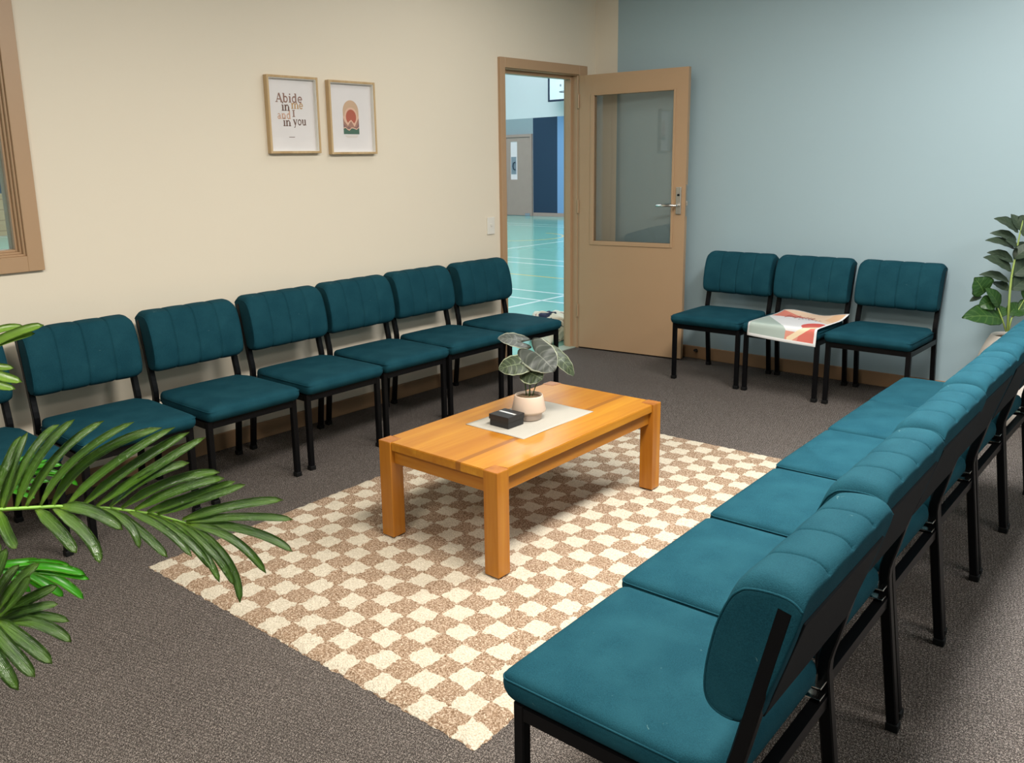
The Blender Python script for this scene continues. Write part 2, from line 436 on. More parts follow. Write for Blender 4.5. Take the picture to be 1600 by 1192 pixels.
for hz in (.25, 1.05, 1.82):
    bm = bmesh.new(); sweep(bm, [(-.008, -.003, hz), (-.008, -.003, hz+.1)], circ(.007, 10), side=(1, 0, 0)); obj('hinge', bm, M['tan'], door)

# light switch
sw = thing('light_switch', 'white double light switch plate on the cream wall left of the doorway', 'light switch', (0, -1.224, 1.02))
obj('switch_plate', bbox(0, .009, -.037, .037, -.058, .058, .003), M['white'], sw)
obj('rocker', bbox(.008, .014, -.008, .008, -.004, .014, .002), M['white'], sw)

# window in the cream wall
win = bpy.data.objects.new('window_1', None); COL.objects.link(win); win['kind'] = 'structure'
win['label'] = 'tan framed internal window into the gym at the left edge'
def ring(bm, x0, x1, e0, e1):
    """rectangular ring between outset e0 (outer) and e1 (inner) of the opening"""
    y0, y1, z0, z1 = WY0-e0, WY1+e0, WZ0-e0, WZ1+e0; a0, a1, b0, b1 = WY0-e1, WY1+e1, WZ0-e1, WZ1+e1
    box(bm, x0, x1, y0, a0, z0, z1); box(bm, x0, x1, a1, y1, z0, z1); box(bm, x0, x1, a0, a1, z0, b0); box(bm, x0, x1, a0, a1, b1, z1)
bm = bmesh.new(); ring(bm, 0, .02, .066, .0); ring(bm, -.02, .008, .0, -.009); ring(bm, -.035, -.008, -.009, -.018); ring(bm, -WT, -.025, -.018, -.028); ring(bm, -WT-.015, -WT, .05, -.018)
bmesh.ops.bevel(bm, geom=list(bm.edges), offset=.0015, segments=1, affect='EDGES')
obj('window_frame', bm, M['tan'], win)
obj('pane', bbox(-.053, -.047, WY0+.028, WY1-.028, WZ0+.028, WZ1-.028, 0), M['glass'], win)

# ------------------------------------------------------------------ gym beyond the doorway
GY = 12.4; GX = -17.6
bm = bmesh.new(); box(bm, GX, -WT*.0-.0, -9, GY, -.1, -.003)
structure(obj('floor_gym', bm, M['gymfloor']))
bm = bmesh.new(); box(bm, GX, 3, GY, GY+.2, 0, 7); structure(obj('wall_gym_back', bm, M['gymwall']))
bm = bmesh.new(); box(bm, GX-.2, GX, -9, GY, 0, 7); structure(obj('wall_gym_end', bm, M['gymend']))
bm = bmesh.new(); box(bm, GX, 0, -9.2, -9, 0, 7); structure(obj('wall_gym_front', bm, M['gymwhite']))
bm = bmesh.new(); box(bm, -WT, 0, .15, GY, 0, 7); box(bm, -WT, 0, -9, .15, CEIL+.1, 7); box(bm, -WT, 0, -9, RY-.1, 0, CEIL+.1); structure(obj('wall_gym_side', bm, M['gymwhite']))
bm = bmesh.new(); box(bm, GX, 0, -9, GY, 7, 7.1); structure(obj('ceiling_gym', bm, M['ceil']))
structure(obj('baseboard_gym', bbox(-10.6, -7, GY-.02, GY, 0, .09, 0), M['gymdoor']))
d2 = bpy.data.objects.new('door_2', None); COL.objects.link(d2); d2.location = (-11.07, GY, 0); d2['kind'] = 'structure'; d2['label'] = 'taupe gym door with narrow vision panel in the far wall'
bm = bmesh.new(); box(bm, -.5, -.43, -.06, 0, 0, 2.14); box(bm, .4, .46, -.06, 0, 0, 2.14); box(bm, -.43, .4, -.06, 0, 2.07, 2.14); obj('door_frame', bm, M['gymdoor'], d2)
bm = bmesh.new(); box(bm, -.43, -.285, -.04, 0, .01, 2.06); box(bm, -.05, .4, -.04, 0, .01, 2.06); box(bm, -.285, -.05, -.04, 0, .01, .96); box(bm, -.285, -.05, -.04, 0, 1.96, 2.06)
obj('door_leaf', bm, M['gymdoor'], d2)
M['visglow'] = mat('vision_panel_glass', (.86, .74, .76), .1)
bm = bmesh.new(); box(bm, -.285, -.05, -.03, -.02, .96, 1.96); obj('vision_panel', bm, M['visglow'], d2)
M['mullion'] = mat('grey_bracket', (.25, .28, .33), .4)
bm = bmesh.new(); box(bm, -.27, -.09, -.032, -.0305, 1.1, 1.56); obj('glass_reflection_board', bm, M['mullion'], d2).name = 'painted_reflection'  # grey plate standing in for a reflection in the vision panel glass
bm = bmesh.new(); sweep(bm, [(-.12, -.04, 1.22), (-.16, -.07, 1.24), (-.17, -.08, 1.32), (-.16, -.07, 1.40), (-.12, -.04, 1.42)], circ(.014, 8), side=(0, 1, 0)); obj('pull_handle', bm, M['navy'], d2)
bm = bmesh.new(); box(bm, .23, .4, -.07, -.04, .0, .07); obj('kick_stop', bm, M['mullion'], d2)
bb = thing('basketball_backboard', 'white basketball backboard with dark border high on the gym wall', 'backboard', (-8.80, 11.95, 2.88))
bm = bmesh.new(); box(bm, -.88, .88, -.02, .02, .04, 1.1); obj('board', bm, M['boardwhite'], bb)
bm = bmesh.new(); box(bm, -.93, .93, -.03, .03, 0, .045); box(bm, -.93, .93, -.03, .03, 1.1, 1.14); box(bm, -.93, -.88, -.03, .03, .045, 1.1); box(bm, .88, .93, -.03, .03, .045, 1.1); obj('border', bm, M['navy'], bb)
for xb in (-.3, .2):
    bm = bmesh.new(); box(bm, xb, xb+.1, .03, .44, .3, .4); obj('wall_bracket', bm, M['mullion'], bb)
bm = bmesh.new(); sweep(bm, [(.23*math.cos(a*PI/12), -.4+.23*math.sin(a*PI/12), .17) for a in range(24)], circ(.01, 8), side=(0, 0, 1), closed=True); box(bm, -.05, .05, -.18, -.03, .12, .18); obj('hoop', bm, M['orange'], bb)
for q in (.35, .62):
    bm = bmesh.new(); box(bm, -.56, -.52, -.026, -.02, q, q+.05)
    obj('bolt', bm, M['mullion'], bb)

# canvas bag slumped outside the door
m, g = new('patterned_canvas', .9)
v = g.coord()
c = g.mix(g.gt(g.noise(v, 18, 3, dist=1.), .60), (.70, .64, .52), (.42, .26, .22))
c = g.mix(g.gt(g.noise(v, 24, 2), .66), c, (.10, .13, .12))
g.link(c, g.b.inputs['Base Color']); M['canvas'] = m
bag = thing('tote_bag', 'slumped patterned canvas bag on the gym floor just outside the doorway', 'bag', (-.33, -.13, 0))
def bagdef(q):
    k = 1 + .12*math.sin(q.z*22) ; t = (q.z+.115)/.23
    p = Vector((q.x*k*(1-.25*t), q.y*k*(1-.3*t), q.z+.115))
    nz = noise.noise_vector(p*9)*.05 + noise.noise_vector(p*24+Vector((5, 1, 2)))*.018
    p += nz; p.z = max(p.z-.03*abs(q.y)*4, 0.001); return p
obj('bag_body', rbox(.34, .46, .23, .09, (18, 22, 12), bagdef), M['canvas'], bag, smooth=True)
for s_ in (-1, 1):
    bm = bmesh.new(); P_ = [(.04*s_, -.12, .19), (.09*s_, -.11, .215), (.15*s_, -.05, .20), (.17*s_, .03, .15), (.13*s_, .09, .17), (.05*s_, .11, .205)]
    pts = []
    for i in range(len(P_)-1): pts += [Vector(P_[i]).lerp(Vector(P_[i+1]), k/3) for k in range(3)]
    sweep(bm, pts, [(.012, -.002), (.012, .002), (-.012, .002), (-.012, -.002)]); obj('strap', bm, M['canvas'], bag, smooth=True)
M['dkblue'] = mat('dark_blue_cloth', (.01, .015, .05), .8)
bm = rbox(.1, .16, .05, .024, (8, 8, 4), lambda q: q + noise.noise_vector(q*20)*.02 + Vector((.0, -.05, .212)))
obj('pouch', bm, M['dkblue'], bag, smooth=True)

# door stop on the back skirting
ds = thing('door_stop', 'small chrome door stop on the skirting beside the open door', 'door stop', (.925, -.015, .06))
bm = bmesh.new(); sweep(bm, [(0, 0, 0), (0, -.004, 0)], circ(.013, 14), side=(0, 0, 1)); obj('base_plate', bm, M['rubber'], ds)
bm = bmesh.new(); sweep(bm, [(0, -.003, 0), (.004, -.03, .003), (.018, -.055, .012)], circ(.0085, 12), side=(0, 0, 1)); obj('rod', bm, M['chrome'], ds)
bm = bmesh.new(); sweep(bm, [(.018, -.054, .012), (.022, -.062, .015)], circ(.010, 12), side=(0, 0, 1)); obj('buffer', bm, M['rubber'], ds)

# ------------------------------------------------------------------ framed prints
def glyph_strokes():
    """serif letters; x-height 1, baseline 0; each is (advance, [(polyline, thickness)...])"""
    T, t, s = .30, .15, .11
    def arc(cx, cy, rx, ry, a0, a1, n=14): return [(cx+rx*math.cos(math.radians(a0+(a1-a0)*i/n)), cy+ry*math.sin(math.radians(a0+(a1-a0)*i/n))) for i in range(n+1)]
    V = lambda x, y0, y1: ([(x, y0), (x, y1)], T)
    Hs = lambda x, y, w=.46: ([(x-w/2, y), (x+w/2, y)], s)
    G = {}
    G['A'] = (1.30, [([(.18, 0), (.62, 1.5)], t), ([(.64, 1.5), (1.08, 0)], T), ([(.34, .5), (.92, .5)], t), Hs(.18, .04, .4), Hs(1.08, .04, .44)])
    G['b'] = (1.02, [V(.2, 0, 1.5), Hs(.12, 1.46, .28), (arc(.48, .5, .32, .46, 120, -120), .2)])
    G['i'] = (.52, [V(.26, 0, 1.0), Hs(.26, .04), Hs(.18, .96, .28), ([(.26, 1.22), (.26, 1.46)], .25)])
    G['d'] = (1.08, [V(.78, 0, 1.5), Hs(.70, 1.46, .28), Hs(.86, .04, .28), (arc(.50, .5, .32, .46, 60, 300), .2)])
    G['e'] = (.92, [(arc(.46, .5, .33, .45, 0, 315, 20), .19), ([(.2, .5), (.84, .5)], t)])
    G['n'] = (1.10, [V(.24, 0, 1.0), V(.82, 0, .7), Hs(.24, .04), Hs(.82, .04), Hs(.16, .96, .28), (arc(.56, .62, .26, .34, 170, 0), .17)])
    G['m'] = (1.66, [V(.24, 0, 1.0), V(.82, 0, .7), V(1.40, 0, .7), Hs(.24, .04), Hs(.82, .04), Hs(1.40, .04), Hs(.16, .96, .28), (arc(.56, .62, .26, .34, 170, 0), .17), (arc(1.14, .62, .26, .34, 170, 0), .17)])
    G['a'] = (.98, [V(.66, 0, .72), Hs(.76, .04, .28), (arc(.42, .66, .26, .30, 0, 150), .15), (arc(.40, .28, .24, .24, 60, 320), .17)])
    G['I'] = (.60, [V(.30, 0, 1.5), Hs(.30, .04, .5), Hs(.30, 1.46, .5)])
    G['y'] = (1.02, [([(.2, 1.0), (.54, .05)], T), ([(.88, 1.0), (.42, -.38), (.2, -.42)], t), Hs(.2, .96, .4), Hs(.86, .96, .34)])
    G['o'] = (1.0, [(arc(.5, .5, .34, .45, 0, 360, 24), .19)])
    G['u'] = (1.10, [V(.24, .3, 1.0), V(.80, 0, 1.0), Hs(.16, .96, .28), Hs(.72, .96, .28), Hs(.88, .04, .28), (arc(.50, .36, .26, .33, 190, 350), .17)])
    return G
GL = glyph_strokes()
def ribbon2d(bm, pts, th, fn, mi=0):
    L_, R_ = [], []
    for i, p in enumerate(pts):
        a = pts[max(0, i-1)]; b = pts[min(len(pts)-1, i+1)]
        dx, dy = b[0]-a[0], b[1]-a[1]; l = math.hypot(dx, dy) or 1; nx, ny = -dy/l*th/2, dx/l*th/2
        L_.append(bm.verts.new(fn(p[0]+nx, p[1]+ny))); R_.append(bm.verts.new(fn(p[0]-nx, p[1]-ny)))
    for i in range(len(pts)-1):
        f = bm.faces.new((R_[i], R_[i+1], L_[i+1], L_[i])); f.material_index = mi
def word(bm, text, x0, yb, xh, fn, width=None, mi=0):
    tot = sum(GL[c][0] for c in text); sx = (width/tot) if width else xh
    x = x0; k = 0
    for c in text:
        adv, st = GL[c]
        for pts, th in st:
            k += 1; dz = k*.00001
            ribbon2d(bm, [(x+a*sx, yb+b*xh) for a, b in pts], th*(xh+sx)/2, lambda a, b, dz=dz: fn(a, b, dz), mi)
        x += adv*sx
INK = {'a': mat('ink_brown', (.27, .155, .12), .8), 'b': mat('ink_dark_brown', (.15, .085, .065), .8), 'c': mat('ink_ochre', (.47, .28, .12), .8), 'd': mat('ink_peach', (.55, .33, .23), .8)}
def picture_frame(label, y0, y1, z0, z1):
    t = thing('picture_frame', label, 'picture', (0, (y0+y1)/2, z0)); w_ = (y1-y0); h_ = z1-z0; b = .012; D = .032
    bm = bmesh.new()
    box(bm, 0, D, -w_/2, -w_/2+b, 0, h_); box(bm, 0, D, w_/2-b, w_/2, 0, h_); box(bm, 0, D, -w_/2+b, w_/2-b, 0, b); box(bm, 0, D, -w_/2+b, w_/2-b, h_-b, h_)
    bmesh.ops.bevel(bm, geom=list(bm.edges), offset=.001, segments=1, affect='EDGES')
    obj('frame', bm, M['oak'], t)
    bm = bmesh.new(); e = .003
    box(bm, .004, D-.004, -w_/2+b, -w_/2+b+e, b, h_-b); box(bm, .004, D-.004, w_/2-b-e, w_/2-b, b, h_-b); box(bm, .004, D-.004, -w_/2+b+e, w_/2-b-e, b, b+e); box(bm, .004, D-.004, -w_/2+b+e, w_/2-b-e, h_-b-e, h_-b)
    obj('inner_liner', bm, M['paperedge'], t)
    bm = bmesh.new(); box(bm, .002, .006, -w_/2+b, w_/2-b, b, h_-b); p = obj('print', bm, M['paper'], t)
    W, H = w_-2*b, h_-2*b
    return t, p, (lambda u, v, dz=0: Vector((.0064+dz, -W/2+u*W, h_-b-v*H))), W, H
t, p, F, W, H = picture_frame('oak framed print of a verse in brown and peach serif letters', -2.958, -2.634, 1.512, 1.909)
asp = W/H
for txt, x, yb, xh, width, ink in (('Abide', .17, .325, .082, .57, 'a'), ('in', .285, .44, .080, .18, 'b'), ('me', .49, .410, .076, .26, 'c'), ('and', .185, .553, .072, .29, 'd'), ('I', .50, .522, .062, .07, 'a'), ('in', .30, .652, .078, .17, 'b'), ('you', .51, .636, .078, .29, 'b')):
    bm = bmesh.new()
    fn = lambda a, b, dz=0: F(a, 1-b, dz)
    # strokes drawn in paper units: x by width, y by height
    word(bm, txt, x, 1-yb, xh, fn, width)
    obj('lettering', bm, INK[ink], p)
bm = bmesh.new(); box(bm, .0062, .0066, W*(-.5+.41), W*(-.5+.53), .012+H*.192, .012+H*.2)
obj('small_print', bm, INK['b'], p)
t, p, F, W, H = picture_frame('oak framed print of an arch with a red sun over mountains', -2.562, -2.231, 1.505, 1.903)
def poly(bm, pts, dz, mi):
    f = bm.faces.new([bm.verts.new(F(a, b, dz)) for a, b in pts]); f.material_index = mi
arch = [(.315, .705), (.68, .705)] + [(.4975+.1825*math.cos(a), .40-.16*math.sin(a)) for a in [PI*i/20 for i in range(21)]]
bm = bmesh.new()
poly(bm, arch, .0001, 0)
poly(bm, [(.5+.155*math.cos(a), .475-.13*math.sin(a)) for a in [2*PI*i/28 for i in range(28)]], .0002, 5)
poly(bm, [(.5+.12*math.cos(a), .485-.11*math.sin(a)) for a in [2*PI*i/28 for i in range(28)]], .0003, 1)
poly(bm, [(.315, .66), (.315, .46), (.345, .48), (.38, .53), (.42, .575), (.455, .545), (.50, .525), (.545, .56), (.575, .585), (.61, .54), (.65, .49), (.68, .455), (.68, .66)], .0004, 5)
poly(bm, [(.315, .66), (.315, .50), (.345, .55), (.38, .58), (.42, .615), (.46, .57), (.50, .545), (.54, .59), (.575, .63), (.61, .58), (.65, .53), (.68, .50), (.68, .66)], .0005, 2)
poly(bm, [(.315, .66), (.315, .585), (.36, .61), (.40, .64), (.44, .62), (.50, .66)], .0006, 3)
poly(bm, [(.50, .665), (.56, .63), (.62, .635), (.68, .56), (.68, .665)], .00065, 3)
poly(bm, [(.315, .70), (.315, .64), (.36, .63), (.41, .66), (.45, .67), (.50, .635), (.56, .64), (.62, .655), (.68, .625), (.68, .70)], .0007, 5)
poly(bm, [(.315, .735), (.315, .655), (.36, .645), (.41, .675), (.45, .685), (.50, .65), (.56, .655), (.62, .67), (.68, .64), (.68, .735)], .0008, 4)
poly(bm, [(.345, .75), (.655, .75), (.64, .775), (.60, .79), (.40, .79), (.36, .775)], .0003, 6)
obj('arch_artwork', bm, None, p, mats=[mat('print_sand', (.56, .38, .25), .8), mat('print_red', (.42, .11, .07), .8), mat('print_rose_brown', (.36, .19, .14), .8), mat('print_mauve', (.23, .13, .12), .8), mat('print_green', (.07, .14, .10), .8), mat('print_peach', (.68, .43, .31), .8), mat('print_pale', (.66, .60, .55), .8)])

# ------------------------------------------------------------------ chairs
SEAMS = (-.1175, 0, .1175)
def make_chair(label, group):
    """front edge at y=0, back towards +y; floor at z=0"""
    t = thing('banquet_chair', label, 'chair', group=group)
    # seat cushion
    def sd(q):
        x, y, z = q.x, q.y, q.z
        crown = .010*(1-min(1, (abs(x)/.24))**3)*(1-min(1, abs(y)/.24)**3)
        if z > 0: z += crown
        if y > .17: x *= 1-.11*min(1, (y-.17)/.03)
        if y < -.2 and z < 0: y += .012*min(1, -z/.03)
        return Vector((x, y+.24, z+.408))
    obj('seat', rbox(.478, .485, .066, .026, (14, 14, 3), sd), M['cloth'], t, smooth=True)
    # seam welt round the top of the cushion
    bm = bmesh.new(); pts = []
    for cx, cy, a0 in ((-.219, .022, 180), (.219, .022, 270)):
        for i in range(7):
            a = math.radians(a0+90*i/6); pts.append((cx+.0195*math.cos(a), cy+.0195*math.sin(a), .4265))
    pts = [(-.2385, .40, .4265), (-.2385, .2, .4265)] + pts + [(.2385, .2, .4265), (.2385, .40, .4265)]
    sweep(bm, pts, circ(.0022, 6), side=(0, 0, 1)); obj('piping', bm, M['cloth'], t, smooth=True)
    # backrest pad: four upright channels, leaning back
    prof = [(.488, .795), (.503, .806), (.535, .812), (.568, .810), (.588, .796), (.590, .775), (.572, .70), (.545, .61), (.528, .556), (.505, .538), (.475, .534), (.449, .545), (.437, .570), (.436, .61), (.443, .665), (.458, .73), (.474, .775)]
    ring = []; n_ = len(prof)
    for i in range(n_):
        p0, p1, p2, p3 = [Vector((0, *prof[(i+k) % n_])) for k in (-1, 0, 1, 2)]
        for k in range(4):
            u = k/4; ring.append(.5*((2*p1)+(p2-p0)*u+(2*p0-5*p1+4*p2-p3)*u*u+(3*p1-p0-3*p2+p3)*u**3))
    ctr = Vector((0, .512, .672)); ctrb = Vector((0, .485, .600)); K = len(ring)
    def rp(i, x, inset=0.):
        q = ring[i % K].copy(); c_ = ctr if q.z > .64 else ctr.lerp(ctrb, (.64-q.z)/.1)
        a = ring[(i-1) % K]; b = ring[(i+1) % K]; tt = (b-a).normalized(); nrm = Vector((0, -tt.z, tt.y))
        if nrm.dot(q-c_) < 0: nrm = -nrm
        thr = .482+.226*(q.z-.488)
        front = 1 if q.y < thr+.01 else max(0., 1-(q.y-thr-.01)/.03)
        if q.z > .79: front = 1
        gro = sum(math.exp(-((x-s_)/.0032)**2) for s_ in SEAMS)
        puff = abs(math.sin(PI*(x+.235)/.1175))**.6
        q += nrm*(-.0036*gro + .0025*puff - .0025)*front - nrm*inset
        d_ = max(0, abs(x)-(.2365-.030)); cz = .030-math.sqrt(max(0, .030**2-d_*d_))
        cz = min(cz, .022)
        if q.z > .70: q.z -= cz*((q.z-.70)/.11)
        else: q.z += .6*cz*max(0, (.66-q.z)/.125)
        q.x = x*.9831; return q
    def pad():
        bm = bmesh.new(); xs = []
        N = 44
        for i in range(N+1): xs.append((-.231+.462*i/N, 0.))
        for s_ in SEAMS: xs += [(s_+d_, 0.) for d_ in (-.0045, -.0025, -.0009, .0009, .0025, .0045)]
        xs.sort()
        xs = [(-.2365, .010), (-.2362, .004), (-.2345, .0012)] + xs + [(.2345, .0012), (.2362, .004), (.2365, .010)]
        rows = [[bm.verts.new(rp(i, x, ins)) for i in range(K)] for x, ins in xs]
        for a, b in zip(rows, rows[1:]):
            for i in range(K): bm.faces.new((a[i], b[i], b[(i+1) % K], a[(i+1) % K]))
        for rw, sg in ((rows[0], 1), (rows[-1], -1)):
            cap = [bm.verts.new(Vector((v_.co.x*.999, *v_.co.yz.lerp(Vector((ctr.y-.012, ctr.z)), .25)))) for v_ in rw]
            for i in range(K):
                f = (rw[i], rw[(i+1) % K], cap[(i+1) % K], cap[i]); bm.faces.new(f if sg > 0 else f[::-1])
            bm.faces.new(cap[::-1] if sg < 0 else cap)
        bmesh.ops.recalc_face_normals(bm, faces=bm.faces); return bm
    b_ = obj('backrest', pad(), M['cloth'], t, smooth=True)
    for sx in (-1, 1):
        bm = bmesh.new(); pts = []
        idx = [i for i in range(K) if not (ring[i].y > .484+.226*(ring[i].z-.488) and ring[i].z < .785)]
        # contiguous run from the lower rear, up the front, to the rear of the top
        start = max(idx, key=lambda i: (i-1) % K not in idx); 
        run = [(start+k) % K for k in range(len(idx))]
        pts = [rp(i, sx*.2345, .0005) for i in run]
        sweep(bm, pts, circ(.0022, 6), side=(1, 0, 0))
        obj('piping', bm, M['cloth'], b_, smooth=True)
    bm = bbox(-.203, .203, -.004, .004, -.105, .09, .003)
    bmesh.ops.transform(bm, matrix=Matrix.Translation((0, .5565, .655)) @ Matrix.Rotation(-.295, 4, 'X'), verts=bm.verts)
    obj('back_panel', bm, M['panelblack'], b_)
    T = .026
    for sx in (-1, 1):
        x = sx*.2205
        bm = bmesh.new(); sweep(bm, [(x, .044, .004), (x, .044, .378)], sq(T), side=(1, 0, 0)); l = obj('leg', bm, M['black'], t)
        obj('foot_cap', bbox(x-.0155, x+.0155, .0285, .0595, 0, .022, .003), M['rubber'], l)
        path = [(x, .538, .004), (x, .492, .385), (x, .489, .415), (x, .490, .440), (x, .495, .465), (x, .501, .488), (x, .564, .768)]
        bm = bmesh.new(); sweep(bm, path, sq(T), side=(1, 0, 0)); l = obj('leg', bm, M['black'], t)
        bm = bbox(x-.0155, x+.0155, .522, .553, 0, .022, .003); obj('foot_cap', bm, M['rubber'], l)
    bm = bmesh.new()
    for sx in (-1, 1): box(bm, sx*.2205-.0125, sx*.2205+.0125, .057, .482, .346, .375)
    box(bm, -.208, .208, .032, .057, .346, .375); box(bm, -.208, .208, .478, .503, .335, .362)
    obj('seat_frame', bm, M['black'], t)
    for k, z in enumerate((.366, .392)):
        bm = bbox(-.216, -.172, .462+.006*k, .500, z, z+.004, .001); obj('linking_bracket', bm, M['chrome'], t)
    return t
def copy_tree(o, parent=None):
    c = o.copy(); COL.objects.link(c)
    if parent: c.parent = parent; c.matrix_parent_inverse = o.matrix_parent_inverse
    for ch in list(o.children): copy_tree(ch, c)
    return c
proto = make_chair('', ''); first = True
def chair(front, center, rz, label, group):
    """front = coordinate of the seat's front edge; side of room given by rz"""
    global first
    if first: o = proto; first = False
    else: o = copy_tree(proto)
    o['label'] = label; o['group'] = group
    o.location = (front, center, 0) if abs(math.sin(rz)) > .7 else (center, front, 0)
    o.rotation_euler = (0, 0, rz)
G1 = 'teal chairs along the cream wall'
L1 = [(.70, -4.645, 'teal chair cut off by the left edge, mostly behind the palm fronds'),
      (.70, -4.105, 'teal chair along the cream wall whose seat is half covered by palm leaves'),
      (.685, -3.566, 'teal chair along the cream wall, next one right of the palm fronds'),
      (.66, -3.03, 'teal chair along the cream wall directly under the two framed prints'),
      (.628, -2.515, 'teal chair along the cream wall, third in the row counted from the doorway'),
      (.605, -2.0, 'teal chair along the cream wall, second in the row counted from the doorway'),
      (.615, -1.475, 'teal chair along the cream wall nearest the open doorway, behind the tabletop plant')]
for i, (f, c, lab) in enumerate(L1): chair(f, c, PI/2 + (.01, .0, .02, .015, .01, -.01, -.045)[i], lab, G1)
G2 = 'teal chairs against the blue wall'
for f, c, r_, lab in ((-.668, 1.312, .01, 'teal chair against the blue wall beside the open door'),
                      (-.662, 1.806, 0, 'teal chair against the blue wall with the printed poster on its seat'),
                      (-.658, 2.308, -.015, 'teal chair against the blue wall, furthest right, by the potted plant')):
    chair(f, c, r_, lab, G2)
G3 = 'teal chairs in the row on the right'
L3 = [(2.846, -4.178, 'teal chair closest to the camera in the right row, end frame showing'),
      (2.808, -3.683, 'teal chair in the right row, second from the camera'),
      (2.785, -3.18, 'teal chair in the right row, third from the camera'),
      (2.762, -2.672, 'teal chair in the right row, third from its far end'),
      (2.748, -2.175, 'teal chair in the right row, second from its far end'),
      (2.738, -1.688, 'teal chair at the far end of the right row, nearest the blue wall')]
for i, (f, c, lab) in enumerate(L3): chair(f, c, -PI/2 + (.03, .03, .025, .02, .02, .01)[i], lab, G3)

# ------------------------------------------------------------------ rug
RUGR = .0374; RWID, RLEN = 1.60, 2.525
nx_, ny_ = 190, 300
me = bpy.data.meshes.new('rug'); vs = []; fs = []
for j in range(ny_+1):
    for i in range(nx_+1):
        x = -RWID + RWID*i/nx_; y = RLEN*j/ny_
        p = Vector((x, y, 0)); e = min(i, nx_-i, j, ny_-j)
        z = min(.0150, .010 + .0045*noise.noise(p*55) + .003*noise.noise(p*130+Vector((3, 4, 5))))
        if e < 3: z -= (3-e)*.0028
        if e == 0:
            q = noise.noise(p*30)*.008 + noise.noise(p*90)*.005; x += q if i in (0, nx_) else 0; y += q if j in (0, ny_) else 0; z = .001
        vs.append((x, y, max(.001, z)))
for j in range(ny_):
    for i in range(nx_):
        a = j*(nx_+1)+i; fs.append((a, a+1, a+nx_+2, a+nx_+1))
me.from_pydata(vs, [], fs); me.materials.append(M['rug'])
for p_ in me.polygons: p_.use_smooth = True
rug = bpy.data.objects.new('area_rug', me); COL.objects.link(rug)
rug.location = (2.5869, -4.2128, 0); rug.rotation_euler = (0, 0, RUGR)
tag(rug, 'cream and brown checked wool rug under the coffee table', 'rug')

# ------------------------------------------------------------------ coffee table
TZ = .405; TB = .0155
TLn, TW = 1.115, .598
tb = thing('coffee_table', 'low orange wooden coffee table with thick square legs on the checked rug', 'table', (2.0613, -3.52, 0), .0221)
# local: x from -TW to 0, y from 0 to TLn
Pp = .064
for ix, x in enumerate((-TW, -Pp)):
    for iy, y in enumerate((0, TLn-Pp)):
        l = obj('leg', bbox(x, x+Pp, y, y+Pp, TB, TZ-.0004, .002), M['wood_leg'], tb)
        obj('end_grain_block', bbox(x+.001, x+Pp-.001, y+.001, y+Pp-.001, TZ-.001, TZ+.0006, .0004, 1), M['endgrain'], l)
bm = bmesh.new(); g_ = .0015; o_ = .006
top = TZ-.0
X0, X1 = -TW+o_, -o_
outline = [(-TW+Pp+g_, o_), (-Pp-g_, o_), (-Pp-g_, Pp+g_), (X1, Pp+g_), (X1, TLn-Pp-g_), (-Pp-g_, TLn-Pp-g_), (-Pp-g_, TLn-o_), (-TW+Pp+g_, TLn-o_), (-TW+Pp+g_, TLn-Pp-g_), (X0, TLn-Pp-g_), (X0, Pp+g_), (-TW+Pp+g_, Pp+g_)]
bot = [bm.verts.new((a+TW/2, b, top-.034)) for a, b in outline]; tp = [bm.verts.new((a+TW/2, b, top)) for a, b in outline]
bm.faces.new(tp); bm.faces.new(list(reversed(bot)))
for i in range(12): bm.faces.new((bot[i], bot[(i+1) % 12], tp[(i+1) % 12], tp[i]))
bmesh.ops.bevel(bm, geom=list(bm.edges), offset=.0025, segments=2, affect='EDGES')
o = obj('tabletop', bm, M['wood_top'], tb); o.location = (-TW/2, 0, 0)
for y0, y1 in ((.022, .042), (TLn-.042, TLn-.022)): obj('apron', bbox(-TW+Pp, -Pp, y0, y1, TZ-.034-.055, TZ-.034, .001), M['wood_railx'], tb)
for x0, x1 in ((-TW+.022, -TW+.042), (-.042, -.022)): obj('apron', bbox(x0, x1, Pp, TLn-Pp, TZ-.034-.055, TZ-.034, .001), M['wood_raily'], tb)

# linen mat
bm = bmesh.new(); bmesh.ops.create_grid(bm, x_segments=20, y_segments=30, size=.5)
for v_ in bm.verts:
    v_.co = Vector((v_.co.x*.303, v_.co.y*.466, .0018+.0007*math.sin(v_.co.x*9)*math.sin(v_.co.y*8)))
bmesh.ops.solidify(bm, geom=list(bm.faces), thickness=.0012)
pm = obj('table_mat', bm, M['linen'], smooth=True); pm.location = (1.745, -2.947, TZ); pm.rotation_euler = (0, 0, .005)
tag(pm, 'pale woven linen mat lying on the coffee table', 'mat')
MZ = TZ+.003
# black gift box
gb = thing('gift_box', 'small black lidded box with a silver stripe on the linen mat', 'box', (1.728, -3.08, MZ), .0)
obj('box_base', bbox(-.049, .049, -.047, .047, 0, .032, .001), M['giftblack'], gb)
obj('lid', bbox(-.052, .052, -.05, .05, .026, .047, .0015), M['giftblack'], gb)
bm = bbox(-.043, .043, -.006, .006, .0465, .0478, 0); bmesh.ops.transform(bm, matrix=Matrix.Translation((0, .006, 0)) @ Matrix.Rotation(-.06, 4, 'Z'), verts=bm.verts)
obj('stripe', bm, M['silver'], gb)

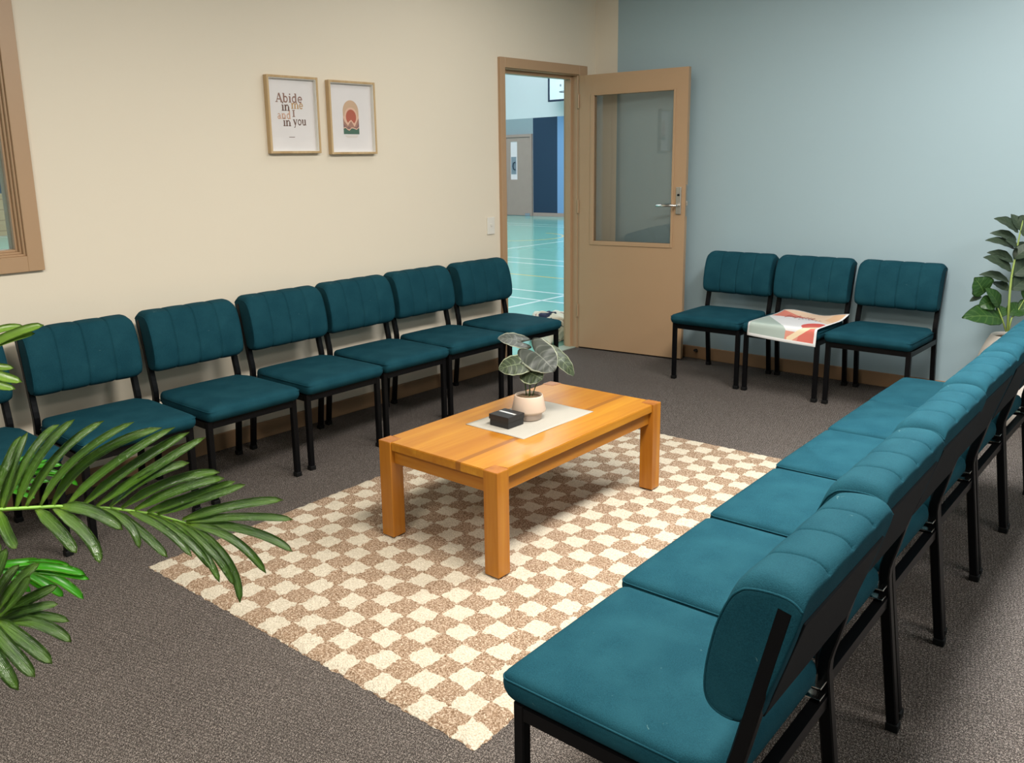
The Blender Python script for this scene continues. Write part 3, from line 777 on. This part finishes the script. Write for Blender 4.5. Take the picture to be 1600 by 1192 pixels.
# ------------------------------------------------------------------ leaf builder
def leaf_mat(name, edge, body, vein, back=None, rough=.4, vw=.02, nv=6, border=.9):
    m, g = new(name, rough)
    uv = g.n('ShaderNodeUVMap').outputs[0]; s = g.sep(uv)     # u across -1..1 stored 0..1, v along 0..1
    a = g.math('ABSOLUTE', g.math('MULTIPLY_ADD', s[0], 2., -1.))
    mid = g.lt(a, vw*1.6)
    # side veins sweep forward
    ph = g.math('FRACT', g.math('MULTIPLY', g.math('SUBTRACT', s[1], g.math('MULTIPLY', a, .22)), float(nv)))
    side = g.band(ph, .5, .035)
    c = g.mix(g.noise(g.coord(), 40, 3), body, tuple(x*1.35 for x in body))
    sh = g.band(ph, .5, .16); c = g.mix(g.math('MULTIPLY', sh, .16), c, vein)
    c = g.mix(g.math('MULTIPLY', side, .7), c, vein); c = g.mix(mid, c, vein)
    c = g.mix(g.gt(a, border), c, edge)
    g.link(c, g.b.inputs['Base Color']); g.bump(ph, .25, .003)
    return m
def leaf(name, base, tip, width, normal, m, parent, shape='oval', fold=.12, droop=.1, n=14, k=8, back=0.0):
    """curved blade from base to tip; parts' coordinates relative to parent"""
    base, tip = Vector(base), Vector(tip); ax = tip-base; L = ax.length; t = ax.normalized()
    nn = Vector(normal); nn = (nn-t*nn.dot(t)).normalized(); s = t.cross(nn)
    bm = bmesh.new(); uvl = bm.loops.layers.uv.new('UVMap'); rows = []; uvs = {}
    def wprof(v):
        if shape == 'heart':
            return max(.012, ((1-v)**.85)*(.74+1.25*v)/.84)
        if shape == 'round': return max(0.02, math.sin(PI*v))**.55
        return max(.02, math.sin(PI*v**.8))**.8
    for j in range(n+1):
        v = j/n; row = []
        c = base + t*(L*v) + nn*(L*droop*4*v*(1-v))
        for i in range(-k, k+1):
            u = i/k; off = 0
            if shape == 'heart': off = -back*L*math.sin(min(PI, abs(u)*PI*.85))**.8*(1-v)**3     # lobes reach behind the stalk
            p = c + s*(u*width/2*wprof(v)) + t*off + nn*(fold*abs(u)*width*wprof(v) + .02*width*math.sin(v*22)*abs(u))
            vt = bm.verts.new(p); row.append(vt); uvs[vt] = (u*.5+.5, v)
        rows.append(row)
    for a, b in zip(rows, rows[1:]):
        for i in range(2*k): bm.faces.new((a[i], a[i+1], b[i+1], b[i]))
    for f in bm.faces:
        for lp in f.loops: lp[uvl].uv = uvs[lp.vert]
    bmesh.ops.solidify(bm, geom=list(bm.faces), thickness=.0008)
    return obj(name, bm, m, parent, smooth=True)

# ------------------------------------------------------------------ tabletop plant
PC = at(826.5, 653, 1); dz = (MZ-CZ)/(PC.z-CZ); PC = CAM+(PC-CAM)*dz
tp_ = thing('tabletop_plant', 'silver-grey veined leaf plant in a beige flared pot on the linen mat', 'plant', (PC.x, PC.y, MZ))
bm = lathe([(.048, 0), (.052, .004), (.055, .030)]); pot = obj('pot_base', bm, M['potlow'], tp_, smooth=True)
bm = lathe([(.054, .026), (.068, .034), (.0705, .040), (.0585, .098), (.0575, .101), (.0550, .101), (.055, .088)], cap_bottom=False); obj('pot', bm, M['pot'], tp_, smooth=True)
bm = bmesh.new(); bmesh.ops.create_circle(bm, cap_ends=False, segments=32, radius=.0555)
bm.free(); bm = lathe([(.0556, .089), (.04, .091), (.02, .095), (.001, .097)], 32, cap_bottom=False)
for v_ in bm.verts: v_.co.z += noise.noise(v_.co*90)*.004
obj('moss', bm, M['soil'], tp_, smooth=True)
M['alo'] = leaf_mat('silver_grey_leaf', (.62, .66, .52), (.075, .085, .07), (.24, .26, .215), vw=.018, nv=6, border=.90)
M['alog'] = leaf_mat('grey_green_leaf', (.60, .66, .46), (.055, .075, .038), (.26, .32, .17), vw=.018, nv=6, border=.90)
DP = depth_of((PC.x, PC.y, .6))
O_ = Vector((PC.x, PC.y, MZ))
def z8(a, b, dd=0): return at(700+a/4.444, 500+b/4.444, DP+dd) - O_
up_cam = lambda a, b, c=0: (-CF*a + Vector((0, 0, 1))*b + CR*c)
for jt, tipp, w_, nrm, mk, dr in (
        ((603, 222, .01), (742, 357, -.04), .150, up_cam(1, .35, .1), 'alo', .10),
        ((505, 150, .05), (343, 128, .02), .075, up_cam(.75, .6, -.1), 'alo', .10),
        ((500, 305, -.01), (350, 345, -.02), .100, up_cam(.8, .5, -.3), 'alog', .08),
        ((752, 245, .02), (874, 390, .01), .075, up_cam(.7, .5, .35), 'alog', .10),
        ((565, 365, -.005), (658, 412, -.04), .100, up_cam(.9, .3, .1), 'alog', .05)):
    leaf('leaf', z8(jt[0], jt[1], jt[2]), z8(tipp[0], tipp[1], tipp[2]), w_, nrm, M[mk], tp_, 'heart', fold=-.05, droop=dr, back=.46, n=18, k=9)
for k_, (jt, dx) in enumerate((((603, 222, .012), .008), ((505, 150, .052), -.01), ((500, 305, -.008), -.012), ((752, 245, .022), .014), ((565, 365, -.003), .0))):
    a = Vector((dx, .004*(k_-2), .09)); b = z8(*jt); mid = (a+b)/2; mid.z += .03; mid.x = a.x*.7+b.x*.3; mid.y = a.y*.7+b.y*.3
    bm = bmesh.new(); sweep(bm, bez(a, mid, b, 10), circ(.0022, 7)); obj('stalk', bm, M['stemdark'], tp_, smooth=True)

# ------------------------------------------------------------------ corner plant in the white planter
FP = Vector((2.955, -.34, 0))
fp = thing('potted_fig', 'tall leafy plant in a white ribbed planter by the blue wall', 'plant', FP)
RZ = .478
def ribbed(k=64):
    bm = bmesh.new(); prof = [(.115, 0), (.135, .01), (.165, .10), (.175, .18), (.168, .27), (.148, .36), (.118, .44), (.100, RZ-.004), (.096, RZ), (.091, RZ-.004), (.090, RZ-.02)]
    rings = []
    for r, z in prof:
        rings.append([bm.verts.new(((r+(.0025*(i % 2) if z < .35 and r > .1 else 0))*math.cos(2*PI*i/k), (r+(.0025*(i % 2) if z < .35 and r > .1 else 0))*math.sin(2*PI*i/k), z)) for i in range(k)])
    for a, b in zip(rings, rings[1:]):
        for i in range(k): bm.faces.new((a[i], a[(i+1) % k], b[(i+1) % k], b[i]))
    bm.faces.new(list(reversed(rings[0]))); return bm
obj('planter', ribbed(), M['planter'], fp, smooth=True)
bm = lathe([(.0905, RZ-.018), (.05, RZ-.014), (.001, RZ-.010)], 32, cap_bottom=False); obj('soil', bm, M['soil'], fp, smooth=True)
DF = depth_of((FP.x, FP.y, .7))
def z3(a, b, dd=0): return at(1500+a/4.967, 320+b/4.967, DF+dd) - FP
M['figd'] = leaf_mat('dull_dark_leaf', (.07, .10, .06), (.055, .085, .05), (.13, .17, .10), rough=.45, vw=.02, nv=6, border=.97)
M['figg'] = leaf_mat('fresh_green_leaf', (.06, .14, .03), (.035, .10, .022), (.15, .26, .07), rough=.35, vw=.022, nv=6, border=.97)
stem = [z3(368, 985), z3(385, 700), z3(400, 550), z3(430, 400), z3(462, 240), z3(482, 150), z3(488, 120)]
bm = bmesh.new(); sweep(bm, stem, circ(.0062, 8), radii=[1.1, 1, .9, .8, .65, .5, .3]); obj('stem', bm, M['stem'], fp, smooth=True)
bm = bmesh.new(); sweep(bm, [z3(358, 985), z3(325, 880), z3(290, 790), z3(262, 740)], circ(.0045, 8), radii=[1, .9, .7, .4]); obj('stem', bm, M['stem'], fp, smooth=True)
bm = bmesh.new(); sweep(bm, [z3(375, 985), z3(400, 880), z3(450, 820), z3(520, 700)], circ(.0045, 8), radii=[1, .9, .7, .4]); obj('stem', bm, M['stem'], fp, smooth=True)
LV = [((452, 215), (262, 108), .070, (.5, .8), 'figd', 0), ((470, 200), (395, 72), .050, (.7, .5), 'figd', .03), ((478, 170), (560, 100), .07, (.6, .7), 'figd', 0), ((468, 200), (600, 190), .08, (.8, .5), 'figd', -.05),
      ((440, 275), (230, 222), .055, (.5, .8), 'figd', .04), ((425, 345), (195, 278), .060, (.4, .9), 'figd', 0), ((440, 330), (350, 275), .05, (.8, .5), 'figd', -.05),
      ((412, 445), (208, 372), .062, (.5, .8), 'figd', .03), ((398, 512), (180, 408), .070, (.6, .7), 'figd', -.02), ((380, 600), (147, 545), .062, (.35, .9), 'figd', .02),
      ((415, 420), (590, 300), .060, (.5, .8), 'figd', -.04), ((430, 380), (560, 330), .07, (.6, .6), 'figd', .05), ((405, 550), (620, 400), .085, (.8, .5), 'figd', .03), ((392, 660), (600, 520), .08, (.8, .5), 'figd', .05), ((372, 668), (250, 600), .05, (.6, .7), 'figd', .06),
      ((185, 690), (110, 565), .105, (1, .1), 'figg', -.02), ((300, 795), (190, 640), .058, (.8, .4), 'figg', -.03), ((265, 750), (142, 790), .065, (.9, .4), 'figg', .0), ((322, 885), (14, 878), .105, (.6, .7), 'figg', -.02), ((170, 715), (74, 752), .03, (.4, .9), 'figd', .03),
      ((370, 860), (455, 760), .055, (.8, .5), 'figg', .03), ((395, 850), (500, 815), .06, (.5, .8), 'figg', .0), ((450, 825), (600, 770), .07, (.6, .7), 'figg', .0), ((500, 740), (580, 600), .07, (.8, .3), 'figg', .0), ((330, 870), (300, 780), .05, (.8, .5), 'figg', .04)]
for jt, tip_, w_, (a, b), mk, dd in LV:
    leaf('leaf', z3(jt[0], jt[1], 0), z3(tip_[0], tip_[1], dd), w_*1.35, up_cam(a+.25, b), M[mk], fp, 'oval', fold=.10, droop=.10, n=12, k=6)

# ------------------------------------------------------------------ palm in the foreground
m, g = new('palm_green', .13, spec=.8)
uv = g.n('ShaderNodeUVMap').outputs[0]; s = g.sep(uv)
a = g.math('ABSOLUTE', g.math('MULTIPLY_ADD', s[0], 2., -1.))
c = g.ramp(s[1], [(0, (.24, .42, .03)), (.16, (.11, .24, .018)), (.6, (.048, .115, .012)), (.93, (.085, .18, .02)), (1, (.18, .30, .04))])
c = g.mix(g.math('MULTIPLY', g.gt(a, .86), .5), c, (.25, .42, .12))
c = g.mix(g.math('MULTIPLY', g.lt(a, .06), .4), c, (.2, .38, .08))
g.link(c, g.b.inputs['Base Color'])
str_ = g.n('ShaderNodeMapping'); g.link(uv, str_.inputs[0]); str_.inputs['Scale'].default_value = (5, 1, 1)
g.bump(g.math('ADD', g.noise(str_.outputs[0], 4, 3), g.noise(g.coord(), 110, 3)), .5, .004)
g.b.inputs['Subsurface Weight'].default_value = 0
M['palm'] = m
m, g = new('palm_bright_green', .3, spec=.5)
uv = g.n('ShaderNodeUVMap').outputs[0]; s = g.sep(uv)
a = g.math('ABSOLUTE', g.math('MULTIPLY_ADD', s[0], 2., -1.))
c = g.mix(g.gt(a, .8), (.05, .32, .008), (.20, .50, .05)); g.link(c, g.b.inputs['Base Color'])
M['palmb'] = m
M['lime'] = mat('palm_yellow_green', (.17, .30, .04), .3, vary=(30, .35))
PALM = Vector((1.93, -5.62, 0))
palm = thing('potted_palm', 'glossy green artificial palm reaching in from the left edge', 'plant', PALM)
bm = lathe([(.11, 0), (.125, .01), (.15, .26), (.155, .27), (.15, .275), (.142, .265), (.14, .25)], 40); obj('planter', bm, M['planter'], palm, smooth=True)
bm = lathe([(.1405, .25), (.07, .256), (.001, .262)], 32, cap_bottom=False); obj('soil', bm, M['soil'], palm, smooth=True)
def blade(bm, uvl, p0, p1, p2, width, nrm, n=14):
    pts = bez(p0, p1, p2, n); rows = []; uvs = {}
    for j, c in enumerate(pts):
        v = j/n; tt = (pts[min(n, j+1)]-pts[max(0, j-1)]).normalized()
        nn = (nrm-tt*nrm.dot(tt)).normalized(); s_ = tt.cross(nn)
        wv = width/2*max(.03, (min(1, .32+3.2*v))*(1-.12*v)*math.sqrt(max(0, 1-max(0, (v-.70)/.30)**2.4)))
        row = []
        for u in (-1, -.5, 0, .5, 1):
            q = c + s_*u*wv + nn*(.32*abs(u)*wv)
            vt = bm.verts.new(q); row.append(vt); uvs[vt] = (u*.5+.5, v)
        rows.append(row)
    for a, b in zip(rows, rows[1:]):
        for i in range(4):
            f = bm.faces.new((a[i], a[i+1], b[i+1], b[i]))
            for lp in f.loops: lp[uvl].uv = uvs[lp.vert]
def frond(rach, leaves, m, trunk_from, depth_tip=0, rad=.0065):
    """rach: [(u,v,depth)...] read from the photo, leaves: [(bu,bv),(mu,mv),(tu,tv),width,ddepth]"""
    R = [at(*p)-PALM for p in rach]
    bm = bmesh.new(); uvl = bm.loops.layers.uv.new('UVMap')
    def dep(u):
        best = min(rach, key=lambda p: abs(p[0]-u)); xs = sorted(rach)
        for a, b in zip(xs, xs[1:]):
            if a[0] <= u <= b[0]: return a[2]+(b[2]-a[2])*(u-a[0])/(b[0]-a[0]+1e-9)
        return best[2]
    for bq, mq, tq, wd, dd in leaves:
        d0 = dep(bq[0])
        ctrl = (2*mq[0]-.5*bq[0]-.5*tq[0], 2*mq[1]-.5*bq[1]-.5*tq[1])
        tilt = random.uniform(-.25, .25)
        nrm = (-CF*.75 + Vector((0, 0, 1))*.65 + CR*tilt).normalized()
        blade(bm, uvl, at(bq[0], bq[1], d0)-PALM, at(ctrl[0], ctrl[1], d0+dd*.5-.015)-PALM, at(tq[0], tq[1], d0+dd)-PALM, wd, nrm)
    bmesh.ops.solidify(bm, geom=list(bm.faces), thickness=.0006)
    fo = obj('frond', bm, m, palm, smooth=True)
    a = Vector(trunk_from); path = bez(a, a.lerp(R[0], .45)+Vector((0, 0, .22)), R[0], 12)[:-1] + R
    n = len(path); bm = bmesh.new(); sweep(bm, path, circ(rad, 8), radii=[1.3-1.05*i/n for i in range(n)])
    obj('rachis', bm, M['palmstem'], fo, smooth=True)
    return fo
wA = .0205
main = [((-20, 800), (8, 735), (32, 681), wA, .05), ((3, 797), (20, 735), (43, 675), wA, .04), ((-45, 800), (-30, 735), (-5, 680), wA, .04), ((6, 795), (50, 708), (93, 663), wA, .06), ((26, 793), (62, 715), (117, 655), wA, .03), ((42, 791), (90, 715), (163, 657), wA, .05),
        ((64, 790), (119, 718), (210, 659), wA, .02), ((83, 790), (145, 716), (254, 668), wA*1.1, .05), ((105, 790), (177, 727), (274, 667), wA*1.05, .03), ((129, 790), (208, 729), (296, 675), wA*1.1, .04), ((151, 791), (238, 734), (321, 683), wA*1.05, .02),
        ((172, 792), (229, 748), (296, 723), wA*1.1, .0), ((190, 794), (268, 753), (344, 738), wA, .02), ((210, 797), (285, 764), (351, 747), wA, .0), ((230, 800), (300, 777), (368, 752), wA, .01), ((244, 804), (318, 780), (384, 757), wA*.9, -.01),
        ((285, 812), (364, 791), (443, 781), wA*.95, .0), ((291, 815), (380, 808), (458, 812), wA*.8, -.02), ((295, 817), (390, 830), (457, 862), wA*.85, -.03), ((290, 818), (362, 842), (416, 896), wA*.8, -.04), ((285, 816), (352, 872), (375, 942), wA*.8, -.05),
        ((270, 813), (332, 862), (366, 915), wA*.75, -.05), ((250, 808), (310, 856), (343, 910), wA*.7, -.06), ((225, 803), (290, 842), (330, 890), wA*.75, -.05), ((200, 799), (258, 828), (300, 870), wA*.7, -.05), ((172, 796), (222, 832), (262, 871), wA*.8, -.06), ((156, 795), (200, 818), (218, 857), wA*.75, -.05),
        ((83, 794), (135, 836), (156, 880), wA*1.0, -.06), ((57, 795), (92, 828), (120, 864), wA*1.05, -.06), ((-2, 797), (12, 834), (26, 857), wA*.95, -.06), ((94, 792), (145, 800), (192, 828), wA*1.1, -.02), ((-40, 800), (-20, 838), (2, 862), wA, -.05)]
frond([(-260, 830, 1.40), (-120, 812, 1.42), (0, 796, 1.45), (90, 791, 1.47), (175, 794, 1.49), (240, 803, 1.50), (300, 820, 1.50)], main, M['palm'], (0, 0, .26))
wB = .021
low = [((-35, 960), (-8, 905), (10, 856), wB, .0), ((-20, 962), (2, 920), (30, 882), wB, .02), ((-12, 964), (25, 915), (62, 880), wB, .0), ((-10, 965), (25, 935), (47, 899), wB, -.02), ((-8, 966), (40, 940), (90, 915), wB*.9, .02), ((-5, 967), (45, 952), (91, 944), wB*.7, .0), ((5, 968), (55, 962), (109, 971), wB*.7, -.01),
       ((5, 968), (62, 975), (112, 1003), wB*.85, -.03), ((-10, 968), (35, 998), (82, 1037), wB, -.04), ((-25, 968), (15, 1012), (55, 1058), wB, -.05), ((-45, 968), (-10, 1020), (29, 1079), wB, -.05), ((-60, 966), (-40, 1030), (-5, 1100), wB, -.04), ((-60, 962), (-40, 910), (-20, 860), wB, .02)]
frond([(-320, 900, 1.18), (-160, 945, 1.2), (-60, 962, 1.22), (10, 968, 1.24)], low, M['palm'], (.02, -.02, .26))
wC = .020
brt = [((-10, 884), (30, 880), (62, 876), .02, .02), ((20, 886), (80, 886), (134, 898), wC, .0), ((30, 888), (90, 895), (140, 905), wC*.8, .0), ((40, 888), (90, 905), (131, 936), wC, -.02), ((30, 888), (70, 910), (99, 932), wC, -.02), ((20, 887), (48, 905), (72, 922), wC*.9, 0), ((0, 886), (25, 905), (48, 925), wC*.8, 0), ((40, 888), (88, 888), (120, 893), wC, .02), ((10, 885), (70, 880), (110, 888), wC, .03)]
frond([(-300, 880, 1.75), (-120, 878, 1.78), (0, 885, 1.8), (60, 889, 1.82)], brt, M['palmb'], (-.02, .02, .26), rad=.004)
mid_ = [((-30, 745), (40, 730), (99, 727), wC*.8, .0), ((-20, 750), (50, 736), (100, 742), wC*.7, .0), ((40, 740), (90, 742), (122, 759), wC*.7, -.01), ((-20, 756), (30, 752), (80, 752), wC*.7, .0), ((-20, 764), (20, 760), (60, 766), wC*.6, .0), ((-20, 745), (20, 722), (60, 712), wC*.6, .02), ((30, 742), (52, 728), (75, 718), wC*.4, .02), ((-10, 756), (30, 770), (55, 778), wC*.6, -.02)]
frond([(-300, 800, 1.85), (-120, 765, 1.9), (-20, 750, 1.92), (60, 740, 1.93)], mid_, M['palmb'], (-.03, .0, .26), rad=.004)
topf = [((-46, 560), (10, 528), (69, 508), wC*1.2, .0), ((-52, 561), (5, 535), (55, 521), wC, .0), ((-60, 562), (-15, 522), (40, 512), wC, .02), ((-50, 561), (-16, 572), (22, 575), wC*.9, .0), ((-58, 562), (-15, 583), (35, 597), wC*1.1, -.01), ((-68, 564), (-25, 594), (25, 608), wC, -.02), ((-90, 569), (-66, 530), (-34, 496), wC, .02), ((-95, 570), (-70, 600), (-30, 628), wC, -.02)]
frond([(-330, 760, 1.5), (-200, 640, 1.52), (-110, 575, 1.55), (-45, 560, 1.56)], topf, M['lime'], (.0, .03, .26), rad=.004)

# ------------------------------------------------------------------ poster lying on the middle blue-wall chair
m, g = new('poster_print', .35)
uv = g.n('ShaderNodeUVMap').outputs[0]; s = g.sep(uv); U, V_ = s[0], s[1]    # u left-right, v front(0)-back(1)
def lin(a, b, c_): return g.gt(g.math('ADD', g.math('ADD', g.math('MULTIPLY', U, a), g.math('MULTIPLY', V_, b)), c_), 0.)
c = g.mix(lin(-.10, 1, -.66), (.76, .74, .74), (.72, .24, .18))                 # salmon band
c = g.mix(lin(.50, 1, -.98), c, (.83, .60, .43))                               # sand top
c = g.mix(g.math('MULTIPLY', lin(1, 0, -.80), lin(.5, 1, -1.1)), c, (.80, .50, .30))
c = g.mix(lin(-.9, -1, .62), c, (.40, .47, .42))                                # sage corner
c = g.mix(g.math('MULTIPLY', lin(1, 0, -.55), lin(0, -1, .12)), c, (.72, .30, .22))
dx = g.math('SUBTRACT', U, .86); dy = g.math('SUBTRACT', V_, .33)
rr = g.math('SQRT', g.math('ADD', g.math('MULTIPLY', dx, dx), g.math('MULTIPLY', dy, dy)))
c = g.mix(g.lt(rr, .155), c, (.66, .11, .09))
c = g.mix(g.math('MULTIPLY', lin(1, -.3, -.72), lin(0, -1, .30)), c, (.68, .17, .13))
c = g.mix(g.math('MULTIPLY', g.band(g.math('SUBTRACT', g.math('MULTIPLY', U, .6), V_), .33, .035), g.gt(U, .58)), c, (.86, .68, .45))
edge = g.math('MAXIMUM', g.math('MAXIMUM', g.lt(U, .025), g.gt(U, .965)), g.math('MAXIMUM', g.lt(V_, .03), g.gt(V_, .98)))
c = g.mix(edge, c, (.82, .81, .79)); g.link(c, g.b.inputs['Base Color']); M['poster'] = m
def PS(u, v):
    """A2 sheet: the back part lies on the seat, the front folds over its edge"""
    sl = v*.585; hang = .094 + .022*u; r = .02
    y0 = -.676
    if sl < hang:
        a = hang-sl; b = min(a, r*1.2)
        y = y0 - .014*math.sin(min(1, a/.03)*PI/2) - .012*math.sin(PI*u)*a/.1; z = .457 - max(0, a-.012)*.99 - .003
    else:
        a = sl-hang; y = y0 + a*.93; z = .457 - .003*math.exp(-a*60)
        z += .018*max(0, (v-.72)/.28)**2*(.5+.5*math.cos((u-.16)*7.5)) + .01*max(0, (v-.8)/.2)*max(0, (u-.7)/.3)
    x = 1.622 + .42*u + .028*v + (.006*math.sin(PI*u) if v < .2 else 0)
    return Vector((x, y, z))
bm = bmesh.new(); uvl = bm.loops.layers.uv.new('UVMap'); N1, N2 = 24, 40; rows = []
low_ = []
for j in range(N2+1):
    rows.append([(bm.verts.new(PS(i/N1, j/N2)), (i/N1, j/N2)) for i in range(N1+1)])
    low_.append([(bm.verts.new(PS(i/N1, j/N2)+Vector((0, .0006 if j/N2 < .17 else 0, -.0008))), (i/N1, j/N2)) for i in range(N1+1)])
def pf(q):
    f = bm.faces.new([a[0] for a in q])
    for lp, a in zip(f.loops, q): lp[uvl].uv = a[1]
for j in range(N2):
    for i in range(N1):
        pf((rows[j][i], rows[j][i+1], rows[j+1][i+1], rows[j+1][i])); pf((low_[j+1][i], low_[j+1][i+1], low_[j][i+1], low_[j][i]))
    pf((rows[j+1][0], low_[j+1][0], low_[j][0], rows[j][0])); pf((rows[j][N1], low_[j][N1], low_[j+1][N1], rows[j+1][N1]))
for i in range(N1):
    pf((rows[0][i], low_[0][i], low_[0][i+1], rows[0][i+1])); pf((rows[N2][i+1], low_[N2][i+1], low_[N2][i], rows[N2][i]))
po = obj('poster', bm, M['poster'], smooth=True)
tag(po, 'glossy salmon, sage and white printed poster curling over the middle chair by the blue wall', 'poster')
# script title along the back of the sheet: cursive strokes too blurred to read
def on_sheet(a, b, dz=0):
    p = PS(a, b); return p + Vector((0, 0, .0012+dz))
def scribble(u0, u1, vb, amp, loops, th, m, slope=0):
    bm = bmesh.new(); pts = []
    n = loops*14
    for i in range(n+1):
        t = i/n; ph = t*loops*2*PI
        big = 1.7 if (i//14) in (0, 3, loops-2) else 1
        pts.append((u0+(u1-u0)*t + .011*math.sin(ph+.6), vb+slope*t + amp*big*math.sin(ph)*.5*(1+.3*math.sin(ph*.37))))
    for i in range(len(pts)-1): ribbon2d(bm, [pts[i], pts[i+1]], th*(1.2 if pts[i+1][1] < pts[i][1] else .7), lambda a, b, i=i: on_sheet(a, b, i*.000004))
    return obj('script_lettering', bm, m, po)
scribble(.22, .66, .72, .085, 9, .010, mat('ink_crimson', (.35, .05, .05), .6), -.015)
scribble(.46, .80, .615, .035, 7, .006, mat('ink_slate', (.20, .18, .19), .6), .02)
